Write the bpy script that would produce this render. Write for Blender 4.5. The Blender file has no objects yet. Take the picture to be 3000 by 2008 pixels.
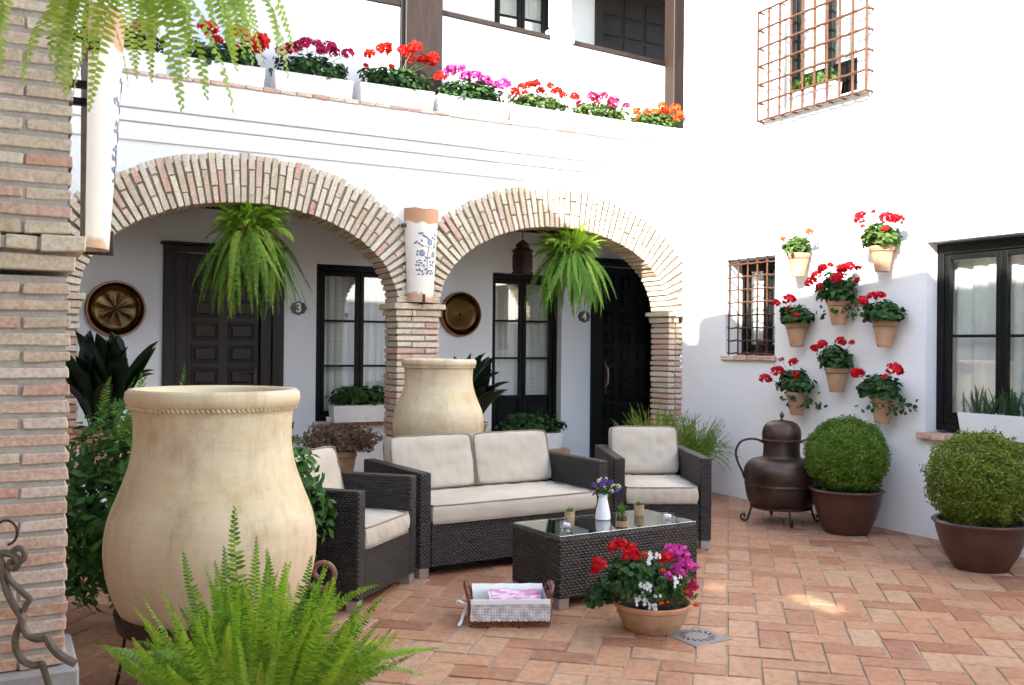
import bpy, math, random
import numpy as np
from math import sin, cos, pi, radians, sqrt, atan2
from mathutils import Vector, Matrix, noise

sc = bpy.context.scene
COL = sc.collection
R = random.Random(11)

# ------------------------------------------------------------------ camera
F = 2801.0
EYE = np.array([0.0, 0.0, 1.4])
_y, _p, _r = radians(28.2), radians(.23), radians(.56)
FW = np.array([sin(_y)*cos(_p), cos(_y)*cos(_p), sin(_p)])
_r0 = np.array([cos(_y), -sin(_y), 0]); _u0 = np.cross(_r0, FW)
RT = _r0*cos(_r)+_u0*sin(_r); UP = _u0*cos(_r)-_r0*sin(_r)
cam = bpy.data.cameras.new('camera'); camo = bpy.data.objects.new('camera', cam); COL.objects.link(camo)
cam.sensor_width = 36; cam.lens = 36*F/3000; cam.clip_start = .05; cam.clip_end = 300
m = Matrix(((RT[0], UP[0], -FW[0], EYE[0]), (RT[1], UP[1], -FW[1], EYE[1]), (RT[2], UP[2], -FW[2], EYE[2]), (0, 0, 0, 1)))
camo.matrix_world = m
cam.dof.use_dof = True; cam.dof.focus_distance = 6.8; cam.dof.aperture_fstop = 9
sc.camera = camo

# ------------------------------------------------------------------ light
SUN = Vector((1, .55, -.65)).normalized()
w = bpy.data.worlds.new('World'); sc.world = w; w.use_nodes = True
nt = w.node_tree; bg = nt.nodes['Background']
sky = nt.nodes.new('ShaderNodeTexSky'); sky.sky_type = 'NISHITA'; sky.sun_disc = False
sky.sun_elevation = math.asin(-SUN.z); sky.sun_rotation = atan2(-SUN.x, -SUN.y)
sky.air_density = 1.0; sky.dust_density = .7; sky.ozone_density = 1.3
nt.links.new(sky.outputs[0], bg.inputs[0]); bg.inputs[1].default_value = .15
sl = bpy.data.lights.new('sun', 'SUN'); sl.energy = 4.4; sl.angle = radians(.5); sl.color = (1, .94, .86)
so = bpy.data.objects.new('sun', sl); COL.objects.link(so); so.rotation_euler = SUN.to_track_quat('-Z', 'Y').to_euler()
so.location = (-8, -5, 12)
vs = sc.view_settings; vs.view_transform = 'Standard'; vs.look = 'None'; vs.gamma = 1; vs.use_curve_mapping = False
vs.exposure = 2.22
try:
    sc.cycles.max_bounces = 10; sc.cycles.diffuse_bounces = 6; sc.cycles.transparent_max_bounces = 12
except Exception: pass

# measuring helpers: a pixel of the 3000 px photograph to a point of the place
def ray(x, y): return FW+RT*((x-1500)/F)-UP*((y-1004)/F)
def onX(x, y, X): d = ray(x, y); return Vector(EYE+d*(X/d[0]))
def onY(x, y, Y): d = ray(x, y); return Vector(EYE+d*(Y/d[1]))
def onZ(x, y, Z): d = ray(x, y); return Vector(EYE+d*((Z-1.4)/d[2]))
def atT(x, y, t): return Vector(EYE+ray(x, y)*t)
def topx(p):
    q = np.array(p)-EYE; z = q@FW; return 1500+F*(q@RT)/z, 1004-F*(q@UP)/z, z

# ------------------------------------------------------------------ node materials
def nd(nt, typ, ins=None, **props):
    n = nt.nodes.new('ShaderNode'+typ)
    for k, v in props.items(): setattr(n, k, v)
    for k, v in (ins or {}).items():
        s = n.inputs[k]
        if isinstance(v, tuple) and len(v) == 2 and hasattr(v[0], 'outputs'): nt.links.new(v[0].outputs[v[1]], s)
        elif hasattr(v, 'outputs'): nt.links.new(v.outputs[0], s)
        else: s.default_value = v
    return n
def c4(c): return (c[0], c[1], c[2], 1)
def ramp(nt, fac, stops, interp='LINEAR'):
    n = nt.nodes.new('ShaderNodeValToRGB'); n.color_ramp.interpolation = interp
    e = n.color_ramp.elements
    e[0].position, e[0].color = stops[0][0], c4(stops[0][1]); e[1].position, e[1].color = stops[-1][0], c4(stops[-1][1])
    for p, c in stops[1:-1]:
        k = e.new(p); k.color = c4(c)
    nt.links.new(fac.outputs[0] if hasattr(fac, 'outputs') else fac[0].outputs[fac[1]], n.inputs[0]); return n
def newmat(name):
    m = bpy.data.materials.new(name); m.use_nodes = True; return m, m.node_tree, m.node_tree.nodes['Principled BSDF']
def mixc(nt, f, a, b, mode='MIX'):
    n = nt.nodes.new('ShaderNodeMix'); n.data_type = 'RGBA'; n.blend_type = mode
    for s, v in ((0, f), (6, a), (7, b)):
        if hasattr(v, 'outputs'):
            o = v.outputs[2] if v.bl_idname == 'ShaderNodeMix' else v.outputs[0]
            nt.links.new(o, n.inputs[s])
        else: n.inputs[s].default_value = v if s == 0 else c4(v)
    return n
def outc(n): return n.outputs[2] if n.bl_idname == 'ShaderNodeMix' else n.outputs[0]
def simple(name, col, rough=.6, metal=0, col2=None, nscale=8, bump=0, bscale=40, stretch=(1, 1, 1), spec=.5, lo=.35, hi=.7, trans=0, coat=0, bdist=.01):
    m, nt, b = newmat(name)
    b.inputs['Roughness'].default_value = rough; b.inputs['Metallic'].default_value = metal
    b.inputs['Specular IOR Level'].default_value = spec; b.inputs['Coat Weight'].default_value = coat
    b.inputs['Base Color'].default_value = c4(col)
    if col2 or bump:
        tc = nd(nt, 'TexCoord'); mp = nd(nt, 'Mapping', {0: (tc, 3)}); mp.inputs['Scale'].default_value = stretch
    if col2:
        n = nd(nt, 'TexNoise', {'Vector': mp, 'Scale': nscale, 'Detail': 6.0, 'Roughness': .6})
        r = ramp(nt, n, [(lo, col), (hi, col2)]); nt.links.new(r.outputs[0], b.inputs['Base Color'])
    if bump:
        n2 = nd(nt, 'TexNoise', {'Vector': mp, 'Scale': bscale, 'Detail': 5.0})
        bm = nd(nt, 'Bump', {'Height': n2, 'Strength': bump, 'Distance': bdist}); nt.links.new(bm.outputs[0], b.inputs['Normal'])
    return m
def fract_rand(nt, isl=1.0):
    oi = nd(nt, 'ObjectInfo'); g = nd(nt, 'NewGeometry'); gi = nd(nt, 'Math', {0: (g, 'Random Per Island'), 1: isl}, operation='MULTIPLY')
    a = nd(nt, 'Math', {0: (oi, 'Random'), 1: gi}, operation='ADD')
    return nd(nt, 'Math', {0: a}, operation='FRACT'), oi
def brickmat(name, stops, spot, rough=.85, nscale=14, spotlo=.55, spothi=.75, bump=.5, spotamt=1.0):
    m, nt, b = newmat(name); b.inputs['Roughness'].default_value = rough; b.inputs['Specular IOR Level'].default_value = .25
    fr, oi = fract_rand(nt)
    r = ramp(nt, fr, stops, 'LINEAR')
    tc = nd(nt, 'TexCoord')
    ofs = nd(nt, 'Math', {0: fr, 1: 37.0}, operation='MULTIPLY')
    cx = nd(nt, 'CombineXYZ', {0: ofs, 1: ofs, 2: ofs})
    ad = nd(nt, 'VectorMath', {0: (tc, 'Object'), 1: cx}, operation='ADD')
    n = nd(nt, 'TexNoise', {'Vector': ad, 'Scale': float(nscale), 'Detail': 7.0, 'Roughness': .65})
    sp = ramp(nt, n, [(spotlo, (0, 0, 0)), (spothi, (spotamt,)*3)])
    mx = mixc(nt, sp, r, spot)
    n3 = nd(nt, 'TexNoise', {'Vector': ad, 'Scale': nscale*5.0, 'Detail': 4.0})
    dk = ramp(nt, n3, [(.3, (.72, .70, .68)), (.6, (1, 1, 1))])
    mm = mixc(nt, 1.0, mx, dk, 'MULTIPLY'); nt.links.new(outc(mm), b.inputs['Base Color'])
    n2 = nd(nt, 'TexNoise', {'Vector': ad, 'Scale': 60.0, 'Detail': 6.0})
    bm = nd(nt, 'Bump', {'Height': n2, 'Strength': bump, 'Distance': .006}); nt.links.new(bm.outputs[0], b.inputs['Normal'])
    return m
def leafmat(name, stops, rough=.6, tr=.35, spec=.2, isl=1.0):
    m, nt, b = newmat(name); b.inputs['Roughness'].default_value = rough; b.inputs['Specular IOR Level'].default_value = spec
    fr, oi = fract_rand(nt, isl); r = ramp(nt, fr, stops)
    nt.links.new(r.outputs[0], b.inputs['Base Color'])
    t = nd(nt, 'BsdfTranslucent', {0: r}); mx = nd(nt, 'MixShader', {0: tr, 1: b, 2: t})
    nt.links.new(mx.outputs[0], nt.nodes['Material Output'].inputs[0]); return m

M = {}
def plaster(name, col, bump=.35):
    m, nt, b = newmat(name); b.inputs['Roughness'].default_value = .9; b.inputs['Specular IOR Level'].default_value = .2
    tc = nd(nt, 'TexCoord'); n = nd(nt, 'TexNoise', {'Vector': (tc, 3), 'Scale': 3.5, 'Detail': 3.0})
    n2 = nd(nt, 'TexNoise', {'Vector': (tc, 3), 'Scale': 45.0, 'Detail': 4.0})
    s = nd(nt, 'Math', {0: n2, 1: .18}, operation='MULTIPLY'); a = nd(nt, 'Math', {0: n, 1: s}, operation='ADD')
    bm = nd(nt, 'Bump', {'Height': a, 'Strength': bump, 'Distance': .03}); nt.links.new(bm.outputs[0], b.inputs['Normal'])
    n4 = nd(nt, 'TexNoise', {'Vector': (tc, 3), 'Scale': 1.3, 'Detail': 6.0})
    r = ramp(nt, n4, [(.3, tuple(x*.95 for x in col)), (.65, col)]); nt.links.new(r.outputs[0], b.inputs['Base Color']); return m
M['plaster'] = plaster('lime_plaster', (.80, .80, .79))
M['whitebox'] = simple('white_painted_trough', (.78, .77, .75), .7, col2=(.70, .68, .65), nscale=9, bump=.25, bscale=30, lo=.5, hi=.8)
M['brick_tan'] = brickmat('tan_brick', [(0, (.55, .44, .305)), (.22, (.68, .58, .43)), (.45, (.58, .44, .31)), (.62, (.72, .64, .49)), (.8, (.62, .51, .36)), (1, (.65, .51, .375))], (.75, .69, .57))
M['brick_red'] = brickmat('salmon_brick', [(0, (.60, .36, .25)), (.22, (.65, .49, .39)), (.45, (.57, .32, .22)), (.6, (.70, .60, .50)), (.8, (.63, .43, .33)), (1, (.59, .37, .27))], (.70, .62, .54), spotlo=.55)
M['mortar_light'] = simple('pale_grey_mortar', (.44, .40, .35), .95, col2=(.34, .305, .26), nscale=20, bump=.5, bscale=60)
M['tile'] = brickmat('terracotta_tile', [(0, (.385, .172, .092)), (.15, (.45, .235, .130)), (.3, (.31, .128, .070)), (.45, (.45, .285, .175)), (.6, (.40, .19, .102)), (.72, (.48, .275, .165)), (.86, (.36, .155, .085)), (1, (.29, .125, .075))], (.50, .33, .22), rough=.48, nscale=6, spotlo=.48, spothi=.85, bump=.35, spotamt=.65)
M['mortar'] = simple('grey_mortar', (.30, .265, .215), .95, col2=(.21, .185, .15), nscale=20, bump=.5, bscale=60)
M['grout'] = simple('grey_grout', (.35, .265, .195), .95, col2=(.25, .185, .135), nscale=6, bump=.4, bscale=90)
M['concrete'] = simple('grey_render', (.33, .31, .29), .9, col2=(.45, .43, .41), nscale=5, bump=.4, bscale=30)
M['jar'] = None
def jarmat():
    m, nt, b = newmat('cream_clay'); b.inputs['Roughness'].default_value = .62; b.inputs['Specular IOR Level'].default_value = .3
    tc = nd(nt, 'TexCoord'); mp = nd(nt, 'Mapping', {0: (tc, 3)}); mp.inputs['Scale'].default_value = (1.3, 1.3, 2.6)
    n = nd(nt, 'TexNoise', {'Vector': mp, 'Scale': 1.9, 'Detail': 5.0, 'Roughness': .5})
    r = ramp(nt, n, [(.28, (.57, .43, .25)), (.42, (.63, .51, .30)), (.56, (.69, .60, .40)), (.72, (.60, .47, .28))])
    n2 = nd(nt, 'TexNoise', {'Vector': (tc, 3), 'Scale': 1.9, 'Detail': 4.0})
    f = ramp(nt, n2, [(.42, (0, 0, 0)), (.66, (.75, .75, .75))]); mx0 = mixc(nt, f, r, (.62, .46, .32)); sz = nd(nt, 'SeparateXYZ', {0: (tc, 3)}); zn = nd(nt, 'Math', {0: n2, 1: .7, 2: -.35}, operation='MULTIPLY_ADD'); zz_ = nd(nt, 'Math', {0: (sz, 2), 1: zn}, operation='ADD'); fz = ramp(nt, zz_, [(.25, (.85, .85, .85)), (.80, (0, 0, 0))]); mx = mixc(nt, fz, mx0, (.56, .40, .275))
    n5 = nd(nt, 'TexNoise', {'Vector': (tc, 3), 'Scale': 95.0, 'Detail': 3.0}); f5 = ramp(nt, n5, [(.24, (.80, .76, .72)), (.33, (1, 1, 1))])
    mp7 = nd(nt, 'Mapping', {0: (tc, 3)}); mp7.inputs['Scale'].default_value = (7, 7, 1.1); n7 = nd(nt, 'TexNoise', {'Vector': mp7, 'Scale': 1.6, 'Detail': 7.0, 'Roughness': .7})
    s7 = ramp(nt, n7, [(.34, (.84, .80, .74)), (.5, (1, 1, 1)), (.68, (1.0, .97, .90))]); mx8 = mixc(nt, 1.0, mx, s7, 'MULTIPLY')
    n9 = nd(nt, 'TexNoise', {'Vector': (tc, 3), 'Scale': 4.5, 'Detail': 8.0, 'Roughness': .7}); s9 = ramp(nt, n9, [(.36, (.80, .76, .72)), (.5, (1, 1, 1))])
    mm = mixc(nt, 1.0, mixc(nt, .8, mx8, mixc(nt, 1.0, mx8, s9, 'MULTIPLY')), f5, 'MULTIPLY'); nt.links.new(outc(mm), b.inputs['Base Color'])
    mp2 = nd(nt, 'Mapping', {0: (tc, 3)}); mp2.inputs['Scale'].default_value = (1, 1, 14)
    n3 = nd(nt, 'TexNoise', {'Vector': mp2, 'Scale': 3.0, 'Detail': 5.0})
    bm = nd(nt, 'Bump', {'Height': n3, 'Strength': .18, 'Distance': .008}); nt.links.new(bm.outputs[0], b.inputs['Normal']); return m
M['jar'] = jarmat()
M['terra'] = simple('terracotta', (.40, .225, .12), .85, spec=.25, col2=(.50, .34, .215), nscale=7, bump=.3, bscale=50)
M['terra_rim'] = simple('orange_terracotta', (.46, .19, .08), .7, col2=(.54, .30, .17), nscale=9, bump=.2)
M['glaze'] = simple('brown_glazed_clay', (.085, .032, .02), .38, col2=(.045, .02, .014), nscale=5, bump=.1, bscale=20, spec=.5)
M['redglaze'] = simple('dark_red_glaze', (.10, .012, .012), .15, spec=.6)
M['soil'] = simple('soil', (.03, .02, .014), 1, bump=.8, bscale=80)
M['wood'] = simple('dark_brown_wood', (.019, .0125, .0105), .5, spec=.3, col2=(.03, .02, .017), nscale=3, stretch=(8, 8, .8), bump=.15, bscale=30)
M['wood_mid'] = simple('brown_wood', (.020, .011, .008), .55, spec=.3, col2=(.036, .021, .015), nscale=3, stretch=(8, 8, .6), bump=.2, bscale=30)
M['blackwood'] = simple('black_painted_wood', (.0045, .005, .0045), .5, spec=.2, bump=.06, bscale=20)
M['iron'] = simple('dark_iron', (.035, .022, .018), .5, metal=.5, col2=(.09, .04, .025), nscale=20, bump=.3, bscale=60)
M['rust'] = simple('rusty_iron', (.125, .060, .033), .75, metal=0, col2=(.07, .028, .018), nscale=25, bump=.3, bscale=80, spec=.2)
M['bronze'] = simple('weathered_grey_iron', (.18, .14, .095), .55, metal=.3, col2=(.09, .065, .05), nscale=14, bump=.3)
M['brownband'] = simple('brown_painted_band', (.19, .085, .06), .5)
M['copper'] = simple('aged_copper', (.105, .066, .053), .42, metal=.75, col2=(.055, .038, .032), nscale=7, bump=.3, bscale=26, bdist=.004)
M['brass'] = simple('old_brass', (.13, .075, .028), .26, metal=1, col2=(.05, .026, .011), nscale=4, bump=.12, bscale=12)
M['brassrim'] = simple('polished_brass', (.22, .11, .05), .28, metal=1, bump=.1)
M['steel'] = simple('brushed_metal_foot', (.42, .37, .35), .4, metal=.6)
M['ceramic'] = simple('white_ceramic', (.8, .8, .79), .25)
M['cloth'] = simple('white_cotton', (.78, .77, .75), .9, bump=.3, bscale=25)
M['burlap'] = simple('burlap', (.46, .30, .17), .95, col2=(.36, .23, .13), nscale=90, bump=.8, bscale=150)
M['cane'] = simple('red_brown_cane', (.30, .085, .035), .45, col2=(.16, .042, .022), nscale=30)
M['canehandle'] = simple('dark_cane_handle', (.10, .028, .016), .3, col2=(.18, .06, .03), nscale=20)
M['blue'] = simple('cobalt_paint', (.045, .085, .22), .35, col2=(.11, .17, .32), nscale=60)
M['bluelite'] = simple('pale_blue_paint', (.20, .27, .42), .35, col2=(.34, .42, .52), nscale=50)
M['candle'] = simple('white_wax', (.8, .78, .74), .5)
M['plate'] = simple('brown_enamel', (.05, .018, .014), .3)
M['drain'] = simple('grey_cast_iron', (.20, .18, .17), .6, bump=.3, bscale=60)
M['hole'] = simple('dark_void', (.006, .006, .006), .9)
M['moss'] = simple('dark_moss', (.012, .014, .008), .9, bump=.8)
M['fringe'] = simple('undyed_string', (.5, .42, .3), .9)

def glassmat(name, tint=(1, 1, 1), base=.04):
    m = bpy.data.materials.new(name); m.use_nodes = True; nt = m.node_tree; nt.nodes.remove(nt.nodes['Principled BSDF'])
    lw_ = nd(nt, 'LayerWeight', {'Blend': .5}); p5 = nd(nt, 'Math', {0: (lw_, 'Facing'), 1: 4.0}, operation='POWER'); a = nd(nt, 'Math', {0: p5, 1: 1-base, 2: base}, operation='MULTIPLY_ADD'); a.use_clamp = True
    t = nd(nt, 'BsdfTransparent', {0: c4(tint)}); g = nd(nt, 'BsdfAnisotropic', {'Roughness': .01}) if False else nd(nt, 'BsdfGlossy', {'Roughness': .008})
    mx = nd(nt, 'MixShader', {0: a, 1: t, 2: g}); nt.links.new(mx.outputs[0], nt.nodes['Material Output'].inputs[0]); return m
M['glass'] = glassmat('window_glass', (.95, .97, .96), .15)
M['tableglass'] = glassmat('table_glass', (.85, .92, .89), .26)
M['jarglass'] = glassmat('clear_glass', (.98, .99, .99), .10)

def wicker(name, c0, c1, su=.022, sv=.0125):
    m, nt, b = newmat(name); b.inputs['Roughness'].default_value = .5; b.inputs['Specular IOR Level'].default_value = .4
    tc = nd(nt, 'TexCoord'); sp = nd(nt, 'SeparateXYZ', {0: (tc, 'UV')})
    a = nd(nt, 'Math', {0: (sp, 0), 1: su/2}, operation='DIVIDE'); bb = nd(nt, 'Math', {0: (sp, 1), 1: sv}, operation='DIVIDE')
    row = nd(nt, 'Math', {0: bb}, operation='FLOOR'); fr = nd(nt, 'Math', {0: bb}, operation='FRACT')
    s = nd(nt, 'Math', {0: a, 1: row}, operation='ADD'); s = nd(nt, 'Math', {0: s, 1: pi}, operation='MULTIPLY'); s = nd(nt, 'Math', {0: s}, operation='SINE')
    s = nd(nt, 'Math', {0: s, 1: .5, 2: .5}, operation='MULTIPLY_ADD')
    q = nd(nt, 'Math', {0: fr, 1: pi}, operation='MULTIPLY'); q = nd(nt, 'Math', {0: q}, operation='SINE'); q = nd(nt, 'Math', {0: q, 1: .6}, operation='POWER')
    s = nd(nt, 'Math', {0: s, 1: .45}, operation='POWER'); h = nd(nt, 'Math', {0: s, 1: q}, operation='MULTIPLY')
    mpw = nd(nt, 'Mapping', {0: (tc, 'UV')}); mpw.inputs['Scale'].default_value = (9, 75, 1); n = nd(nt, 'TexNoise', {'Vector': mpw, 'Scale': 1.0, 'Detail': 3.0}); r1 = ramp(nt, n, [(.35, c0), (.66, c1)])
    dk = ramp(nt, h, [(.10, (.05, .05, .05)), (.62, (1, 1, 1))]); mm = mixc(nt, 1.0, r1, dk, 'MULTIPLY')
    nt.links.new(outc(mm), b.inputs['Base Color'])
    bm = nd(nt, 'Bump', {'Height': h, 'Strength': 1.0, 'Distance': .006}); nt.links.new(bm.outputs[0], b.inputs['Normal']); return m
M['wicker'] = wicker('dark_wicker', (.016, .0125, .011), (.058, .044, .038), .026, .0125)
M['wicker2'] = wicker('brown_wicker', (.020, .0155, .0135), (.078, .059, .050), .028, .0155)
M['wicker3'] = wicker('sheen_grey_wicker', (.075, .078, .07), (.12, .12, .105), .05, .012)  # paler than the table body, sky reflected in the glass put into the colour
def fabric():
    m, nt, b = newmat('beige_canvas'); b.inputs['Roughness'].default_value = .95; b.inputs['Specular IOR Level'].default_value = .15
    b.inputs['Base Color'].default_value = (.56, .475, .40, 1)
    tc = nd(nt, 'TexCoord'); n = nd(nt, 'TexNoise', {'Vector': (tc, 3), 'Scale': 3.0, 'Detail': 3.0}); r = ramp(nt, n, [(.35, (.47, .40, .32)), (.7, (.545, .475, .39))])
    nt.links.new(r.outputs[0], b.inputs['Base Color'])
    n2 = nd(nt, 'TexNoise', {'Vector': (tc, 3), 'Scale': 260.0, 'Detail': 2.0}); bm = nd(nt, 'Bump', {'Height': n2, 'Strength': .2, 'Distance': .002})
    nt.links.new(bm.outputs[0], b.inputs['Normal']); return m
M['fabric'] = fabric()
M['piping'] = simple('beige_piping', (.25, .20, .155), .9)
def curtainmat():
    m, nt, b = newmat('white_curtain'); b.inputs['Base Color'].default_value = (.80, .80, .78, 1); b.inputs['Roughness'].default_value = .95
    return m
M['curtain'] = curtainmat()
def lace():
    m, nt, b = newmat('white_lace'); b.inputs['Roughness'].default_value = .9
    tc = nd(nt, 'TexCoord'); sp = nd(nt, 'SeparateXYZ', {0: (tc, 'UV')})
    def wave(a, b_, k):
        s = nd(nt, 'Math', {0: (sp, 0), 1: a*k}, operation='MULTIPLY'); t = nd(nt, 'Math', {0: (sp, 1), 1: b_*k}, operation='MULTIPLY')
        s = nd(nt, 'Math', {0: s, 1: t}, operation='ADD'); return nd(nt, 'Math', {0: s}, operation='SINE')
    p = nd(nt, 'Math', {0: wave(1, 1, 420), 1: wave(1, -1, 420)}, operation='MULTIPLY')
    mo = nd(nt, 'Math', {0: wave(1, .0, 100), 1: wave(.0, 1, 62)}, operation='MULTIPLY'); mo = nd(nt, 'Math', {0: mo, 1: .22}, operation='MULTIPLY'); p = nd(nt, 'Math', {0: p, 1: mo}, operation='ADD')
    n = nd(nt, 'TexNoise', {'Vector': (tc, 'UV'), 'Scale': 26.0}); k = nd(nt, 'Math', {0: n, 1: 1.6, 2: -.8}, operation='MULTIPLY_ADD')
    p = nd(nt, 'Math', {0: p, 1: k}, operation='ADD')
    r = ramp(nt, p, [(.0, (.28, .24, .23)), (.25, (.80, .78, .77))]); nt.links.new(r.outputs[0], b.inputs['Base Color']); return m
M['lace'] = lace()
def magmat():
    m, nt, b = newmat('magazine_print'); b.inputs['Roughness'].default_value = .3
    tc = nd(nt, 'TexCoord'); mp = nd(nt, 'Mapping', {0: (tc, 3)}); mp.inputs['Scale'].default_value = (5, 14, 1)
    n = nd(nt, 'TexNoise', {'Vector': mp, 'Scale': 1.6, 'Detail': 2.0, 'Distortion': 1.2})
    r = ramp(nt, n, [(.3, (.22, .04, .30)), (.42, (.55, .12, .30)), (.5, (.8, .55, .68)), (.58, (.78, .74, .80)), (.66, (.42, .10, .38)), (.75, (.10, .05, .12))])
    nt.links.new(r.outputs[0], b.inputs['Base Color']); return m
M['mag'] = magmat()
def tilelamp(lo_=0):
    m, nt, b = newmat('part_glazed_terracotta'); b.inputs['Roughness'].default_value = .5
    tc = nd(nt, 'TexCoord'); sp = nd(nt, 'SeparateXYZ', {0: (tc, 3)})
    n = nd(nt, 'TexNoise', {'Vector': (tc, 3), 'Scale': 7.0, 'Detail': 4.0}); k = nd(nt, 'Math', {0: n, 1: .16, 2: -.08}, operation='MULTIPLY_ADD')
    z = nd(nt, 'Math', {0: (sp, 2), 1: k}, operation='ADD')
    r = ramp(nt, z, [(.06-lo_, (.55, .33, .20)), (.075-lo_, (.76, .68, .57)), (.685, (.76, .68, .57)), (.70, (.50, .25, .13))]); nt.links.new(r.outputs[0], b.inputs['Base Color']); return m
M['tilelamp'] = tilelamp(); M['tilelamp2'] = tilelamp(.055)

G = lambda a, b, c, d: [(0, a), (.35, b), (.7, c), (1, d)]
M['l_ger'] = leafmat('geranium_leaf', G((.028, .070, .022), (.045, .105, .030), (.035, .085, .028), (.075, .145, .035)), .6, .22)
M['l_gersun'] = leafmat('sun_tinted_geranium_leaf', G((.05, .11, .025), (.09, .17, .035), (.07, .13, .03), (.16, .21, .05)), .6, .3)  # lighter, yellower copy of the geranium leaf, sunlight put into its colour
M['l_fern'] = leafmat('fern_pinna', [(0, (.07, .17, .014)), (.2, (.16, .33, .022)), (.45, (.30, .47, .03)), (.6, (.10, .23, .018)), (.8, (.40, .53, .05)), (1, (.20, .38, .025))], .5, .30, .3, .2)
M['l_fern4'] = leafmat('sun_paled_fern_pinna', G((.26, .42, .06), (.42, .56, .09), (.34, .50, .07), (.55, .62, .14)), .55, .5, .25, .25)  # fern green lightened, sun through the fronds put into the colour
M['l_fern2'] = leafmat('hanging_fern_pinna', [(0, (.045, .105, .012)), (.25, (.13, .24, .022)), (.5, (.06, .14, .015)), (.75, (.25, .33, .04)), (1, (.10, .20, .02))], .6, .28, .2, .25)
M['l_fern3'] = leafmat('pale_hanging_fern_pinna', [(0, (.055, .14, .02)), (.25, (.15, .30, .035)), (.5, (.08, .19, .025)), (.75, (.24, .38, .05)), (1, (.11, .24, .03))], .6, .3, .2, .25)
M['l_fern5'] = leafmat('new_fern_pinna', [(0, (.15, .28, .025)), (.5, (.30, .45, .04)), (1, (.22, .38, .03))], .6, .3, .2, .3)
M['l_dry'] = leafmat('dry_flower', G((.16, .095, .065), (.30, .19, .11), (.21, .15, .13), (.40, .27, .15)), .9, .2)
M['l_box'] = leafmat('box_leaf', G((.045, .11, .012), (.10, .19, .018), (.14, .23, .022), (.22, .29, .035)), .6, .3)
M['l_box2'] = leafmat('yellowing_box_leaf', G((.055, .105, .012), (.12, .18, .018), (.18, .23, .026), (.28, .30, .045)), .6, .3)
M['l_shrub'] = leafmat('shrub_leaf', G((.03, .085, .022), (.065, .17, .034), (.042, .12, .026), (.13, .26, .045)), .5, .3)
M['l_asp'] = leafmat('dark_strap_leaf', G((.005, .011, .005), (.008, .018, .006), (.006, .014, .005), (.016, .034, .009)), .4, .06, .3)
M['l_ros'] = leafmat('needle_leaf', G((.09, .16, .025), (.20, .29, .04), (.14, .22, .03), (.30, .37, .07)), .6, .35, .2, .4)
M['l_herb'] = leafmat('dark_herb_leaf', G((.03, .07, .03), (.05, .10, .035), (.04, .08, .03), (.08, .13, .05)), .6, .2)
M['l_grass'] = leafmat('grass_leaf', G((.06, .20, .02), (.10, .28, .03), (.08, .24, .03), (.16, .34, .05)), .6, .3)
M['stem'] = simple('green_stem', (.08, .13, .03), .6)
def petal(n, c, k=.7, c2=None):
    c2 = c2 or tuple(x*k for x in c); return leafmat('petal_'+n, [(0, c), (.5, c2), (1, c)], .6, .25, .2)
M['p_red'] = petal('red', (.68, .010, .022), .75); M['p_scarlet'] = petal('scarlet', (.72, .022, .012), .75)
M['p_mag'] = petal('magenta', (.55, .022, .25), .75); M['p_pink'] = petal('pink', (.70, .10, .42), .8, (.60, .045, .30))
M['p_crim'] = petal('crimson', (.55, .012, .09), .75); M['p_orange'] = petal('orange', (.78, .12, .015), .8)
M['p_white'] = petal('white', (.80, .80, .78), .92); M['p_purple'] = petal('purple', (.12, .04, .40), .6, (.28, .16, .55)); M['p_cream'] = petal('cream', (.75, .72, .50), .9)
M['p_rose'] = petal('rose', (.62, .03, .14), .8)

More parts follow.
